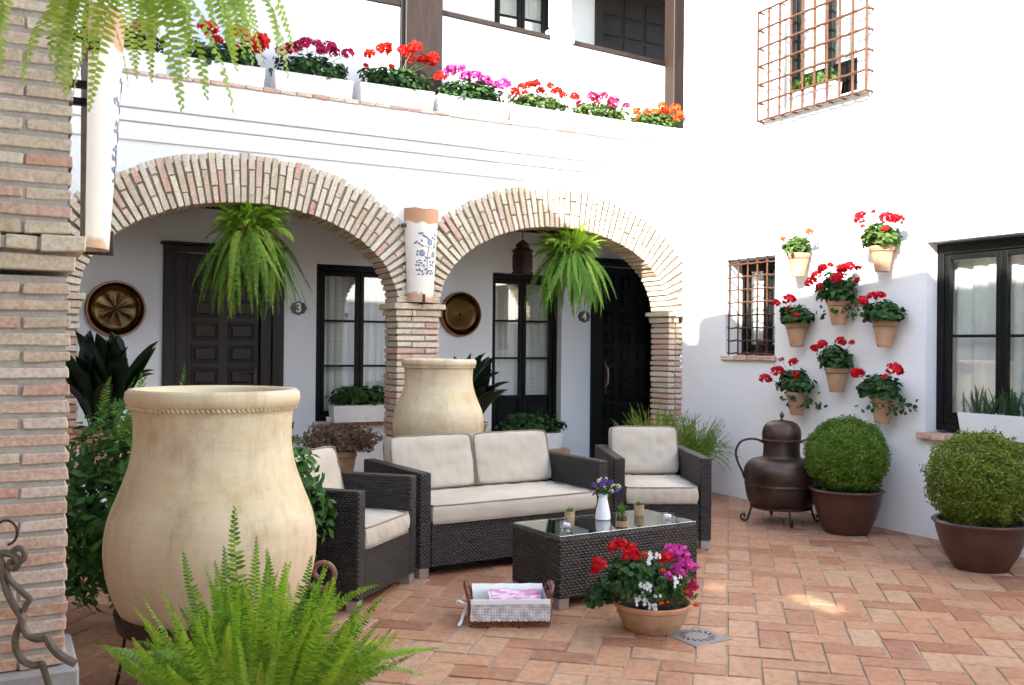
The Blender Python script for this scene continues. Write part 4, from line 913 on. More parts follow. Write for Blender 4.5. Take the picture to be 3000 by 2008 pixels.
# fern hanging near the camera, top left
t = thing('hanging_fern', 'fern fronds in a sunlit pale green hanging down into the top left corner', 'fern', (.16, 2.12, 2.32))
q = MB(); q.lathe([(0, -.16), (.08, -.16), (.12, -.1), (.14, 0), (.13, .01), (.12, -.01), (0, -.02)], 28); q.build('pot', M['redglaze'], t, True)
q = MB(); q.tube([(-.13, 0, 0), (0, 0, .45), (.13, 0, 0)], .003, 5); q.tube([(0, 0, .45), (0, 0, .61)], .005, 5); q.build('hanger', M['iron'], t)
dn = [frond_mesh('frond', .62, 30, -84, 38, .036, 'l_fern4', 30+k, .55, .10, .12, .72, (.2, -.3, .5, 0)[k], (.5, -.6, .3, -.2)[k], .06) for k in range(4)]+[frond_mesh('frond', .58, 20, -88, 38, .036, 'l_fern4', 36+k, .5, .10, .12, .72, .2, .5, .06) for k in range(2)]
fern(t, (0, 0, 0), dn, 84, rf, .55, .86, .13, eljit=.08)
for (px_, py_, tt, s, az) in ((690, 345, 2.02, .98, .1), (610, 295, 2.0, .92, -.6), (530, 330, 2.1, .95, .8), (380, 270, 2.0, .85, .4), (260, 330, 2.2, .9, 1.9), (65, 260, 1.75, .8, 3.6), (150, 180, 1.8, .75, 4.2), (215, 280, 2.0, .8, 2.6)):
    tip = atT(px_, py_, tt)-t.location; me = rf.choice(dn[:4]); ex = np.array([v.co for v in me.vertices]); lowest = Vector(ex[ex[:, 2].argmin()])
    v = Matrix.Rotation(az, 3, 'Z') @ (lowest*s); link('frond', me, t, tip-v, (0, 0, az), scale=(s, s, s))
# the two ferns hung in the arches
def arch_fern(x, y, z, label, mat, n, s0, s1, potm, seed, reach=1.0):
    t = thing('hanging_fern', label, 'fern', (x, y, z)); rr = random.Random(seed)
    q = MB(); q.lathe([(0, -.20), (.05, -.20), (.11, -.13), (.13, -.04), (.125, 0), (.115, -.005), (0, -.02)], 28); q.build('pot', M[potm], t, True)
    q = MB(); zt = 2.51-z
    for a in (0, 2.1, 4.2): q.tube([(.12*cos(a), .12*sin(a), 0), (0, 0, max(.12, zt*.7))], .0025, 4)
    q.tube([(0, 0, max(.12, zt*.7)), (0, 0, zt+.03)], .004, 4); q.build('hanger', M['iron'], t)
    A = [frond_mesh('frond', .56, 66, -45, 34, .036, 'l_fern5' if k < 2 else mat, seed+k, .9, .14, .2, .78, (0, .5, -.5, .3)[k], (.9, -.8, .5, 0)[k]) for k in range(4)]
    B = [frond_mesh('frond', .80, 45, -88, 46, .033, mat, seed+10+k, .30, .16, .2, .74, (0, .6, -.6, .3)[k], (1.2, -1.0, .7, -.3)[k]) for k in range(4)]
    C_ = [frond_mesh('frond', .34, 82, 5, 24, .036, 'l_fern5', seed+20+k, 1.2, .16, .2, .8, 0, (.5, -.5, .9)[k]) for k in range(3)]
    fern(t, (0, 0, -.01), A, int(n*.45), rr, s0*.5, s1*.70, .11, eljit=.3, xs=.8); fern(t, (0, 0, -.02), B, int(n*.75), rr, s0*.45, s1*1.04, .13, eljit=.15, xs=.66); fern(t, (0, 0, 0), C_, int(n*.40), rr, .6, 1.15, .11, eljit=.45)
    return t
arch_fern(1.80, 7.93, 2.33, 'dark green fern in a red pot hanging before door 3', 'l_fern2', 290, .72, 1.13, 'redglaze', 50)
arch_fern(4.87, 7.90, 2.31, 'bright green fern hanging in the right arch beside the lantern', 'l_fern3', 290, .62, .97, 'iron', 80)

# ---- strap-leaved plants
def strap_mesh(L, W, e0, e1, seed):
    rr = random.Random(seed); q = MB(); K = 12; x = z = 0; v = []; f = []
    for i in range(K+1):
        s = i/K; e = radians(e0+(e1-e0)*s**1.5); wd = W*(.10+.9*sin(pi*min(1, max(0, (s-.22)/.80)))**.8) if s > .22 else W*.09
        if i == K: wd = .001
        nx, nz = -sin(e), cos(e)
        v += [(x+nx*wd*.25, -wd/2, z+nz*wd*.25), (x, 0, z), (x+nx*wd*.25, wd/2, z+nz*wd*.25)]
        x += L/K*cos(e); z += L/K*sin(e)
    for i in range(K): a = i*3; f += [(a, a+1, a+4, a+3), (a+1, a+2, a+5, a+4)]
    q.add(v, f); return q.mesh('leaf', M['l_asp'], True, 60)
straps = [strap_mesh(.66, .135, 88, 72, 1), strap_mesh(.70, .14, 86, 55, 2), strap_mesh(.62, .125, 80, 10, 3), strap_mesh(.56, .115, 70, 15, 4)]
def strap_plant(label, loc, n, seed, pot_h=.3, bias=None, wide=1):
    t = thing('strap_leaf_plant', label, 'potted plant', loc); rr = random.Random(seed)
    q = MB(); q.lathe([(0, 0), (.12, 0), (.17, pot_h*.9), (.19, pot_h*.92), (.19, pot_h), (.17, pot_h), (.16, pot_h-.03), (0, pot_h-.03)], 28); q.build('pot', M['terra'], t, True)
    for k in range(n):
        az = rr.uniform(0, 2*pi) if bias is None or rr.random() < .4 else rr.gauss(bias, .9)
        s = rr.uniform(.75, 1.1); link('leaf', straps[min(3, int(abs(rr.gauss(0, 2.6 if bias is not None else 1.4))))], t, (rr.uniform(-.08, .08), rr.uniform(-.08, .08), pot_h-.04), (rr.gauss(0, .12), rr.gauss(0, .12), az), scale=(s*wide, s*rr.uniform(.8, 1.1), s))
    return t
strap_plant('dark strap-leaved plant in a pot below the fluted brass dish', (.64, 7.20, .46), 72, 4, .34, wide=1.0)
q = MB(); q.cbox(.45, .95, 7.1, 7.6, 0, .42, .01); tag(q.build('low_plinth', M['plaster']), 'low white plinth under the strap-leaved plant at the far left', 'plinth')
strap_plant('dark strap-leaved plant behind the farther clay jar in the right arch', (4.02, 8.36, .36), 64, 9, .3, bias=-.3, wide=1.1)
q = MB(); q.cbox(3.75, 4.22, 8.2, 8.66, 0, .30, .01); tag(q.build('low_plinth', M['plaster']), 'low white plinth behind the farther clay jar', 'plinth')

# ---- shrub between nearest pier and big jar
t = thing('leafy_shrub', 'dense green shrub growing behind the big clay jar', 'shrub', (.72, 5.0, 0))
P, d = ell_points(5200, (-.04, .05, .58), (.56, .46, .50), .30, -.9); d[:, 2] += .5
P2, d2 = ell_points(1700, (.50, -.05, .56), (.33, .32, .44), .3, -.9); P = np.concatenate([P, P2]); d = np.concatenate([d, d2])
link('foliage', scatter('foliage', OVAL[0], OVAL[1], P, d, rng.uniform(.026, .046, len(P)), M['l_shrub'], rng, .6), t)
q = MB()
for k in range(9): a = R.uniform(0, 6.28); q.tube([(0, 0, 0), (.12*cos(a), .12*sin(a), .3), (.35*cos(a), .33*sin(a), .85)], [.014, .009, .004], 5)
q.build('branches', M['wood_mid'], t)
for k in range(9): link('shoot', up[k % 3] if False else frond_mesh('shoot', .34, 84, 55, 18, .03, 'l_fern3', 90+k, 1.2, .1, .6, .7), t, (R.uniform(-.30, .05), R.uniform(-.2, .1), .95+R.uniform(-.1, .05)), (R.gauss(0, .25), R.gauss(0, .25), R.uniform(0, 6)))

# ---- dried plant
t = thing('dried_plant', 'brown dried flower plant in a clay pot below the left arch window', 'potted plant', (2.78, 8.55, 0))
q = MB(); q.lathe([(0, 0), (.10, 0), (.155, .36), (.165, .37), (.165, .42), (.15, .42), (.14, .38), (0, .38)], 28); q.build('pot', M['terra'], t, True)
P, d = ell_points(2300, (0, 0, .52), (.41, .27, .155), .3, -.8); link('foliage', scatter('foliage', OVAL[0], OVAL[1], P, d, rng.uniform(.014, .030, len(P)), M['l_dry'], rng, .9), t)
q = MB()
for k in range(70):
    a = R.uniform(0, 6.28); r = R.uniform(.12, .40); q.tube([(0, 0, .38), (.4*r*cos(a), .4*r*sin(a), .50), (r*cos(a), r*.65*sin(a), .50+R.uniform(-.04, .15))], .0022, 3)
q.build('stems', M['l_dry'], t)

# ---- feathery plant behind the right armchair
nee = [frond_mesh('frond', .60, 84, 50+6*k, 70, .021, 'l_ros', 120+k, 1.6, .06, .75, .75, 0, 22) for k in range(3)]+[frond_mesh('frond', .66, 70, -45, 70, .020, 'l_ros', 130+k, 1.1, .10, .75, .75, 0, 22) for k in range(3)]
t = thing('feathery_bush', 'feathery light green bush trailing behind the right armchair', 'shrub', (5.52, 7.12, 0))
q = MB(); q.lathe([(0, 0), (.12, 0), (.17, .25), (.18, .26), (.18, .30), (.16, .30), (0, .27)], 24); q.build('pot', M['terra'], t, True)
rr = random.Random(3); fern(t, (-.20, 0, .30), nee[:3], 190, rr, .6, 1.05, .22, eljit=.25); fern(t, (.05, 0, .28), nee[3:], 80, rr, .65, 1.0, .16, eljit=.15)
fern(t, (.22, -.05, .28), nee[:3], 130, rr, .55, .9, .14, eljit=.22)

# ---- box balls in brown pots
def box_ball(label, loc, rimr, rimz, baser, ballr, ballz, mat, seed):
    t = thing('box_ball', label, 'topiary', loc, 0, 'clipped box balls in brown glazed pots')
    q = MB(); q.lathe([(0, 0), (baser, 0), (baser+.012, .012), (rimr*.80, rimz*.38), (rimr*.92, rimz*.70), (rimr*.965, rimz-.03), (rimr+.0, rimz-.022), (rimr+.012, rimz-.008), (rimr, rimz+.004), (rimr-.02, rimz), (rimr-.03, rimz-.03), (0, rimz-.03)], 48); q.build('pot', M['glaze'], t, True, 45)
    q = MB(); q.disc((0, 0, rimz-.028), (0, 0, 1), rimr-.028, 24); q.build('soil', M['soil'], t)
    n = 26000; dd = rng.normal(0, 1, (n, 3)); dd /= np.linalg.norm(dd, axis=1)[:, None]
    ph = rng.uniform(0, 6, 6)
    lump = 1+.055*np.sin(dd[:, 0]*9+ph[0])*np.sin(dd[:, 1]*8+ph[1])+.045*np.sin(dd[:, 2]*11+ph[2])*np.sin(dd[:, 0]*13+ph[3])+.02*np.sin(dd[:, 1]*23+ph[4])*np.sin(dd[:, 2]*21+ph[5])
    r = np.where(rng.random(n) < .6, rng.uniform(.90, 1.03, n), rng.uniform(.45, .95, n))*lump
    # tufts
    tuft = rng.normal(0, 1, (120, 3)); tuft /= np.linalg.norm(tuft, axis=1)[:, None]; dm = (dd @ tuft.T).max(1); r = r*(1+.08*np.clip((dm-.985)/.015, 0, 1)*rng.random(n))*(1-.05*np.clip((.95-dm)/.06, 0, 1))
    P = np.array([0, 0, ballz])+dd*(r*ballr)[:, None]*np.array([1, 1, .96])
    d2_ = dd.copy(); d2_[:, 2] += .25
    link('foliage', scatter('foliage', OVAL[0], OVAL[1], P, d2_, rng.uniform(.0085, .0145, n), M[mat], rng, .75), t)
    q = MB(); q.tube([(0, 0, rimz-.03), (.01, 0, ballz)], [.02, .012], 7)
    for k in range(14): a = R.uniform(0, 6.28); e = R.uniform(-.6, 1.2); q.tube([(0, 0, rimz+.02), (ballr*.7*cos(a)*cos(e), ballr*.7*sin(a)*cos(e), ballz+ballr*.7*sin(e))], [.007, .003], 4)
    q.build('branches', M['wood_mid'], t)
box_ball('bright green clipped box ball beside the copper vessel', (5.735, 5.245, 0), .268, .335, .155, .300, .585, 'l_box', 1)
box_ball('yellowing clipped box ball in a brown pot at the right edge under the window', (5.585, 4.0, 0), .285, .31, .155, .318, .565, 'l_box2', 2)

# ---- troughs under the arches and on the sill
t = thing('window_trough', 'white trough of dark green geraniums on the sill of the left arch window', 'planter', (3.20, 9.10, .638)); trough(t, .66, .17, .165)
potted_geranium(t, (0, 0, .235), (.35, .11, .125), [], 620, .026, 'l_ger', trail=0)
t = thing('tea_light', 'small white candle cup on the sill beside the trough', 'candle', (2.87, 9.15, .638))
q = MB(); q.lathe([(0, 0), (.026, 0), (.032, .05), (.028, .05), (.024, .03), (0, .03)], 18); q.build('cup', M['ceramic'], t, True)
t = thing('window_trough', 'white trough of dark geraniums standing before the tall glazed door', 'planter', (5.06, 8.95, .30)); trough(t, .66, .18, .17)
potted_geranium(t, (0, 0, .26), (.38, .13, .15), [], 700, .024, 'l_ger')
q = MB(); q.cbox(4.68, 5.45, 8.8, 9.12, 0, .298, .006); tag(q.build('low_step', M['terra']), 'low clay step under the trough before the tall glazed door', 'step')
t = thing('window_trough', 'white trough of leafy green plants inside the upper cage grille', 'planter', (6.150, 6.02, 3.494), pi/2+.0); trough(t, .52, .11, .15)
t2 = t; P, d = ell_points(420, (0, 0, .20), (.27, .07, .075), .3, -.6); link('foliage', scatter('foliage', ROUND[0], ROUND[1], P, d, rng.uniform(.014, .026, len(P)), M['l_gersun'], rng, .5), t)
t = thing('window_trough', 'long white trough of rosemary on the sill of the large right window', 'planter', (6.13, 3.96, .787), -pi/2); trough(t, 1.12, .18, .175)
needle = [frond_mesh('sprig', .21, 86, 70-10*k, 26, .018, 'l_herb', 140+k, 1.2, .1, .9, .8) for k in range(4)]
rr = random.Random(8)
for k in range(190): s = rr.uniform(.7, 1.15); link('sprig', rr.choice(needle), t, (rr.uniform(-.54, .54), rr.uniform(-.06, .06), .14), (rr.gauss(0, .22), rr.gauss(0, .22), rr.uniform(0, 6)), scale=(s, s, s))
t = thing('small_lantern', 'small dark lantern standing behind the bars of the small window', 'lantern', (XR+.10, 6.74, 1.334))
q = MB(); q.lathe([(0, 0), (.045, 0), (.045, .015), (.03, .02), (.03, .09), (.048, .10), (.02, .135), (.006, .15), (0, .17)], 8); q.build('body', M['iron'], t)

# ------------------------------------------------------------------ tile lamps on the arcade
def tile_lamp(label, loc, rz, mt='tilelamp'):
    t = thing('painted_wall_lamp', label, 'wall lamp', loc, rz); H = .81; n = 22; v = []; f = []; K = 16
    def rad(z): s = z/H; return .118+.042*s, .085+.045*s   # half width, depth
    for i in range(K+1):
        z = H*i/K; a, b = rad(z)
        for j in range(n+1):
            th = pi*j/n; v.append((-a*cos(th), -b*sin(th), z+(.004*sin(3*th)+.003*sin(7*th+1) if i == K else 0)))
    for i in range(K):
        for j in range(n): f.append((i*(n+1)+j, i*(n+1)+j+1, (i+1)*(n+1)+j+1, (i+1)*(n+1)+j))
    nv = len(v)
    v += [(x*.93, y*.93, z) for (x, y, z) in v]; f += [tuple(k+nv for k in reversed(g)) for g in f]
    for j in range(n): f.append((K*(n+1)+j, K*(n+1)+j+1, nv+K*(n+1)+j+1, nv+K*(n+1)+j)); f.append((j+1, j, nv+j, nv+j+1))
    q = MB(); q.add(v, f); q.build('clay_shade', M[mt], t, True, 50)
    # painted motif, laid on the curved face
    def S(u, w_):
        z = w_*H; a, b = rad(z); th = pi/2+u*1.15; return Vector((-a*1.012*cos(th), -b*1.012*sin(th)-.0008, z))
    def blob(q, u, w_, ru, rw, ang=0, n=10, leaf=False):
        c = S(u, w_); ring = []
        for j in range(n):
            th = 2*pi*j/n; rx, ry = ru*cos(th), rw*sin(th)
            if leaf: ry *= 1-abs(cos(th))**3*.8
            x_, y_ = rx*cos(ang)-ry*sin(ang), rx*sin(ang)+ry*cos(ang); ring.append(S(u+x_/.16, w_+y_/H))
        q.add([c]+ring, [(0, 1+j, 1+(j+1) % n) for j in range(n)])
    qb = MB(); ql = MB(); Lz = lambda x, y: ((x-572)/205, (1280-y)/1150)
    for (x, y, r) in ((625, 545, .0195), (535, 680, .0205), (682, 690, .017)):
        u, w_ = Lz(x, y); N_ = 14
        for j in range(N_):
            a = 2*pi*j/N_; blob(qb, u+r*1.0*cos(a)/.16, w_+r*1.15*sin(a)/H, .0056, .0056, 0, 6)
        blob(ql, u, w_, r*.72, r*.85)
    for (x, y) in ((530, 435), (550, 470), (505, 445), (575, 480), (470, 545), (500, 565), (530, 530), (535, 590), (455, 560), (690, 440), (720, 460), (700, 500), (690, 590), (720, 610), (700, 560), (480, 790), (510, 770), (470, 830), (530, 800), (560, 830), (500, 830), (640, 780), (680, 790), (700, 770), (650, 820), (690, 830), (480, 890), (510, 880), (500, 940), (540, 900), (550, 940), (580, 880), (630, 890), (650, 930), (670, 890), (690, 920), (610, 910), (570, 770), (585, 735), (625, 735), (485, 660), (480, 700), (600, 500), (660, 485)):
        u, w_ = Lz(x, y); blob(qb, u, w_, .0150, .0078, R.uniform(-1.2, 1.2), 8, True)
    st = [S(*Lz(x, y)) for (x, y) in ((600, 950), (598, 880), (602, 800), (598, 730), (606, 660), (612, 600))]; qb.tube(st, .0026, 4)
    for (a, b) in (((598, 880), (500, 790)), ((600, 870), (690, 790)), ((600, 930), (500, 890)), ((600, 930), (680, 900)), ((602, 740), (545, 690)), ((604, 740), (670, 700)), ((606, 600), (480, 550)), ((606, 610), (710, 590)), ((602, 500), (540, 440)), ((640, 500), (700, 450))):
        qb.tube([S(*Lz(*a)), S((Lz(*a)[0]+Lz(*b)[0])/2, (Lz(*a)[1]+Lz(*b)[1])/2-.01), S(*Lz(*b))], .002, 4)
    qb.build('painted_blue_leaves', M['blue'], t); ql.build('painted_pale_fruit', M['bluelite'], t)
    q = MB(); q.cbox(-.185, -.145, -.035, .0, H*.80, H*.80+.03, .004); q.build('side_clip', M['iron'], t)
    q = MB(); q.cbox(.145, .180, -.035, .0, H*.79, H*.79+.03, .004); q.build('side_clip', M['iron'], t)
    q = MB(); q.cbox(-.010, .010, -.100, -.088, -.012, .07, .003); q.cbox(-.010, .010, -.1, 0, -.016, -.006, .002); q.build('bottom_clip', M['iron'], t)
    return t
tile_lamp('clay wall lamp with blue painted fruit between the two arches', (3.235, YA-.016, 1.775), 0)
tl = tile_lamp('clay wall lamp seen edge-on beside the nearest brick pier', (.25, 3.62, 1.72), pi/2, 'tilelamp2')
q = MB()
for zz in (.50, .56, .72): q = MB(); q.cbox(-.02, .02, -.01, .05, zz, zz+.022, .003); q.build('wall_bracket', M['iron'], tl)
q = MB(); q.cbox(-.13, .13, -.012, .0, .80, .86, .004); q.build('top_bracket', M['wood_mid'], tl)

# ------------------------------------------------------------------ clay jars
def jar(label, loc, prof, rz=0):
    t = thing('clay_jar', label, 'jar', loc, rz); q = MB(); q.lathe(prof, 96); o = q.build('body', M['jar'], t, True, 60); return t
def sm(prof, k=5):
    out = []; n = len(prof)
    for i in range(n-1):
        p0 = prof[max(i-1, 0)]; p1 = prof[i]; p2 = prof[i+1]; p3 = prof[min(i+2, n-1)]
        for j in range(k):
            t_ = j/k; out.append(tuple(.5*((2*p1[c])+(-p0[c]+p2[c])*t_+(2*p0[c]-5*p1[c]+4*p2[c]-p3[c])*t_*t_+(-p0[c]+3*p1[c]-3*p2[c]+p3[c])*t_**3) for c in (0, 1)))
    out.append(prof[-1]); return out
JK = .93
def jk(P): return [(r*JK, z+(.008 if z > 1 else 0)) for r, z in P]
bodyA = sm([(.20, .20), (.30, .235), (.375, .33), (.425, .445), (.446, .58), (.430, .70), (.390, .80), (.352, .90), (.333, 1.0), (.335, 1.10), (.342, 1.135)])
lipA = [(.352, 1.140), (.363, 1.150), (.368, 1.170), (.366, 1.195), (.352, 1.208), (.335, 1.208), (.320, 1.198), (.312, 1.17), (.305, 1.10), (.305, 1.0), (.33, .9), (.40, .7), (.40, .5), (.30, .3), (0, .26)]
J1 = (.775, 4.01, 0)
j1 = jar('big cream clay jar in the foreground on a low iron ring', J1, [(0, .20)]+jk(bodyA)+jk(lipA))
q = MB(); n = 110
for j in range(n):
    a = 2*pi*j/n; q.tube([(.350*JK*cos(a-.02), .350*JK*sin(a-.02), 1.149), (.350*JK*cos(a+.012), .350*JK*sin(a+.012), 1.137)], [.007, .005], 5)
q.build('rope_moulding', M['jar'], j1, True)
s2 = .80
def sc2(p, rs=.79, z0=.20): return (p[0]*rs, (p[1]-.2)*1.0*.80+.33)
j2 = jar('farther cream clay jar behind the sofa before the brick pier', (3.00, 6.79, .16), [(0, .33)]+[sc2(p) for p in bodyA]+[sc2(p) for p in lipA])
q = MB()
for j in range(n):
    a = 2*pi*j/n; q.tube([(.350*.79*cos(a-.02), .350*.79*sin(a-.02), sc2((0, 1.143))[1]), (.355*.79*cos(a+.012), .355*.79*sin(a+.012), sc2((0, 1.128))[1])], [.006, .005], 5)
q.build('rope_moulding', M['jar'], j2, True)
q = MB(); q.lathe([(0, .0), (.26, 0), (.24, .33), (0, .33)], 30); q.build('pedestal', M['terra'], j2, True)
j2.location.z = .0+.16; 
t = thing('jar_stand', 'iron ring stand with scrolled legs carrying the big clay jar', 'stand', J1)
q = MB(); q.lathe([(.335, .275), (.362, .275), (.374, .338), (.350, .338), (.335, .275)], 64); q.build('ring', M['iron'], t, True, 30)
for a in (radians(-62+0), radians(150), radians(225), radians(40)):
    q = MB(); P_ = []
    R0 = .372
    for k in range(9): s = k/8; P_.append(Vector((R0-.02+.04*s*s, 0, .33-.33*s)))
    q.tube(P_, .012, 6, flat=.5); Mz = Matrix.Rotation(a, 4, 'Z'); q.v = [tuple(Mz @ Vector(p)) for p in q.v]; q.build('leg', M['iron'], t)
sp = []
for k in range(34):
    u = k/33; th = -pi*.55+u*2*pi*1.15; r_ = .062*(1-u)**.75+.004; sp.append((r_*cos(th), 0, r_*sin(th)))
c_ = atT(942, 1680, 3.98)-Vector(J1); az = atan2(c_.y, c_.x)
q = MB(); base = [(-.11, 0, .10), (-.09, 0, -.02), (-.045, 0, -.055)]; q.tube(base+sp, .0115, 8, flat=1.0)
vw = atan2(RT[1], RT[0]); Mz = Matrix.Translation(c_) @ Matrix.Rotation(vw, 4, 'Z'); q.v = [tuple(Mz @ Vector(p)) for p in q.v]; q.build('scroll', M['brownband'], t, True)
t = thing('clay_pedestal', 'plain terracotta pedestal under the big clay jar', 'pedestal', J1)
q = MB(); q.lathe([(0, 0), (.30, 0), (.285, .02), (.265, .18), (.27, .198), (0, .199)], 48); q.build('body', M['terra_rim'], t, True)

# wrought iron scrollwork, bottom left
t = thing('wrought_iron_bracket', 'weathered wrought iron scrollwork at the foot of the nearest pier', 'ironwork', (.05, 3.36, 0))
def zt(x, y, tt=3.02): return atT(x/2.811, 1450+y/2.811, tt)-t.location
def smooth_path(P, k=5):
    P = [Vector(p) for p in P]; out = []
    for i in range(len(P)-1):
        a, b, c, d = P[max(i-1, 0)], P[i], P[i+1], P[min(i+2, len(P)-1)]
        for j in range(k):
            u = j/k; out.append(.5*((2*b)+(c-a)*u+(2*a-5*b+4*c-d)*u*u+(3*b-a-3*c+d)*u**3))
    return out+[P[-1]]
for nm, pts, r_ in (('stem', [(-40, 480), (15, 560), (25, 680), (60, 800), (120, 920), (175, 1010), (190, 1090), (240, 1165), (320, 1190), (390, 1165)], .0115),
                    ('stem', [(45, 600), (75, 690), (140, 760), (215, 830), (245, 860), (215, 910), (195, 960)], .0095),
                    ('stem', [(175, 1050), (140, 1130), (125, 1230), (150, 1320), (215, 1385), (290, 1402), (345, 1392), (365, 1450), (400, 1560), (420, 1640)], .0105),
                    ('leaf_strip', [(385, 1165), (420, 1240), (480, 1310), (560, 1360), (620, 1390)], .013),
                    ('scroll', [(-30, 500), (40, 480), (110, 500), (150, 560), (120, 605), (80, 580), (95, 545)], .012),
                    ('scroll', [(100, 470), (150, 440), (200, 470), (195, 530), (160, 545)], .010)):
    q = MB(); q.tube(smooth_path([zt(x, y) for x, y in pts]), r_, 8); q.build(nm, M['bronze'], t, True)
q = MB(); q.tube(smooth_path([zt(50+92*cos(a), 312+100*sin(a), 3.0) for a in np.linspace(-2.2, 1.4, 16)]), .004, 6); q.build('wire_ring', M['iron'], t, True)

# ------------------------------------------------------------------ wicker furniture
def wbox(t, name, x0, x1, y0, y1, z0, z1, mat='wicker', c=.008, **k):
    q = MB(); q.cbox(x0, x1, y0, y1, z0, z1, c); return q.build(name, M[mat], t, uv=True, **k)
def cushion(t, name, loc, size, rot=(0, 0, 0), seed=0, puff=.22, round_=.06):
    W, D, H = [s/2 for s in size]; n = 34; vd = {}; v = []; f = []
    def vid(p):
        k = tuple(round(c, 5) for c in p)
        if k not in vd: vd[k] = len(v); v.append(p)
        return vd[k]
    G_ = [-1, -.97, -.9]+[(-.9+1.8*i/(n-4)) for i in range(1, n-4)]+[.9, .97, 1]
    for ax in range(3):
        for s in (-1, 1):
            for i in range(len(G_)-1):
                for j in range(len(G_)-1):
                    q_ = []
                    for (a, b) in ((G_[i], G_[j]), (G_[i+1], G_[j]), (G_[i+1], G_[j+1]), (G_[i], G_[j+1])):
                        p = [0, 0, 0]; p[ax] = s; p[(ax+1) % 3] = a; p[(ax+2) % 3] = b; q_.append(vid(tuple(p)))
                    f.append(tuple(q_) if s > 0 else tuple(reversed(q_)))
    out = []
    for (x, y, z) in v:
        ex, ey = 1-abs(x)**4, 1-abs(y)**4
        hz = 1-puff+puff*(max(0, ex)*max(0, ey))**.55
        rx = (W-.005*abs(z)**4-.010*abs(y)**8+.005*(1-z*z))/W; ry = (D-.005*abs(z)**4-.010*abs(x)**8+.005*(1-z*z))/D
        p = Vector((x*W*rx, y*D*ry, z*H*hz))
        wr = noise.noise(Vector((x*W*9+seed, y*D*14, seed*1.7)))*.004+noise.noise(Vector((x*W*28+seed*3, y*D*9, z*2)))*.0028
        ridge = abs(noise.noise(Vector((x*W*16+seed*2, y*D*5+z, 3.1))))
        edge = max(abs(x), abs(y))
        if abs(z) > .9: p.z += (1 if z > 0 else -1)*(wr*1.5-ridge*(.011 if D > .2 else .005)*edge**2)
        if abs(x) >= 1 or abs(y) >= 1:
            dd = noise.noise(Vector((x*W*30+seed, y*D*30+seed, z*.8)))*.006-abs(noise.noise(Vector((x*W*48+seed, y*D*48, z*.5))))*.007*(1-z*z*.6)
            if abs(y) >= 1: p.y += dd
            if abs(x) >= 1: p.x += dd
        out.append(p)
    q = MB(); q.add(out, f); o = q.build(name, M['fabric'], t, True, 48, loc=loc, rot=rot)
    q = MB()
    for s in (-1, 1):
        pts = []; m_ = 12
        for k in range(4):
            c0 = [(-1, -1), (1, -1), (1, 1), (-1, 1)][k]; c1 = [(-1, -1), (1, -1), (1, 1), (-1, 1)][(k+1) % 4]
            for i in range(m_):
                x = c0[0]+(c1[0]-c0[0])*i/m_; y = c0[1]+(c1[1]-c0[1])*i/m_; cr = .02*(abs(x)**6)*(abs(y)**6)
                pts.append((x*(W-.003-.010*abs(y)**8), y*(D-.003-.010*abs(x)**8), s*H*(1-puff+.02)))
        q.tube(pts, .0052, 5, closed=True)
    q.build('piping', M['piping'], o)
    return o
def foot(t, x, y): q = MB(); q.cbox(x-.032, x+.032, y-.032, y+.032, 0, .06, .003); q.build('foot', M['steel'], t)
def armchair(name, label, cat, loc, rz, W, D, seats=1, hb=.634, backs=1, seed=1):
    """front edge along local x from 0 to W at y=0, the depth runs to +y"""
    t = thing(name, label, cat, loc, rz); A = .08
    wbox(t, 'arm', 0, A, 0, D, .06, .634); wbox(t, 'arm', W-A, W, 0, D, .06, .634)
    wbox(t, 'seat_base', A+.002, W-A-.002, .004, D-.09, .06, .315); wbox(t, 'backrest', A+.002, W-A-.002, D-.09, D, .06, hb)
    for (x, y) in ((.04, .04), (W-.04, .04), (.04, D-.05), (W-.04, D-.05)): foot(t, x, y)
    iw = W-2*A
    cushion(t, 'seat_cushion', (W/2, .0+(D-.10)/2-.005, .375), (iw-.012, D-.10, .125), seed=seed, puff=.14)
    bw = iw/backs
    for k in range(backs):
        cushion(t, 'back_cushion', (A+bw*(k+.5), D-.205, .61), (bw-.015, .36, .155), (radians(76), 0, 0), seed=seed+3+k, puff=.26)
    return t
def rz_(dx, dy): return atan2(dy, dx)
armchair('wicker_sofa', 'two-seat dark wicker sofa with beige cushions under the pier', 'sofa', (2.225, 5.300, 0), radians(4.0), 1.42, .84, hb=.60, backs=2, seed=2)
armchair('wicker_armchair', 'dark wicker armchair with beige cushions right of the sofa', 'armchair', (3.755, 5.495, 0), radians(-25), .688, .92, seed=11)
armchair('wicker_armchair', 'dark wicker armchair in the left foreground partly behind the big jar', 'armchair', (1.655, 4.755, 0), radians(43), .725, .72, seed=17)
TA = radians(3)
ct = thing('coffee_table', 'dark wicker coffee table with a glass top before the sofa', 'table', (2.627, 4.345, 0), TA)
TW_, TD_ = .972, .485
wbox(ct, 'table_body', 0, TW_, 0, TD_, .055, .380, 'wicker2'); wbox(ct, 'woven_sheen_top', .02, TW_-.02, .02, TD_-.02, .3805, .3845, 'wicker3', .001)
for (x, y) in ((.035, .035), (TW_-.035, .035), (.035, TD_-.035), (TW_-.035, TD_-.035)): foot(ct, x, y)
q = MB(); q.cbox(.006, TW_-.006, .006, TD_-.006, .386, .393, .002); q.build('glass_top', M['tableglass'], ct)
TZ = .3935
def on_table(px_, py_): p = onZ(px_, py_, TZ); return (p.x, p.y, TZ)
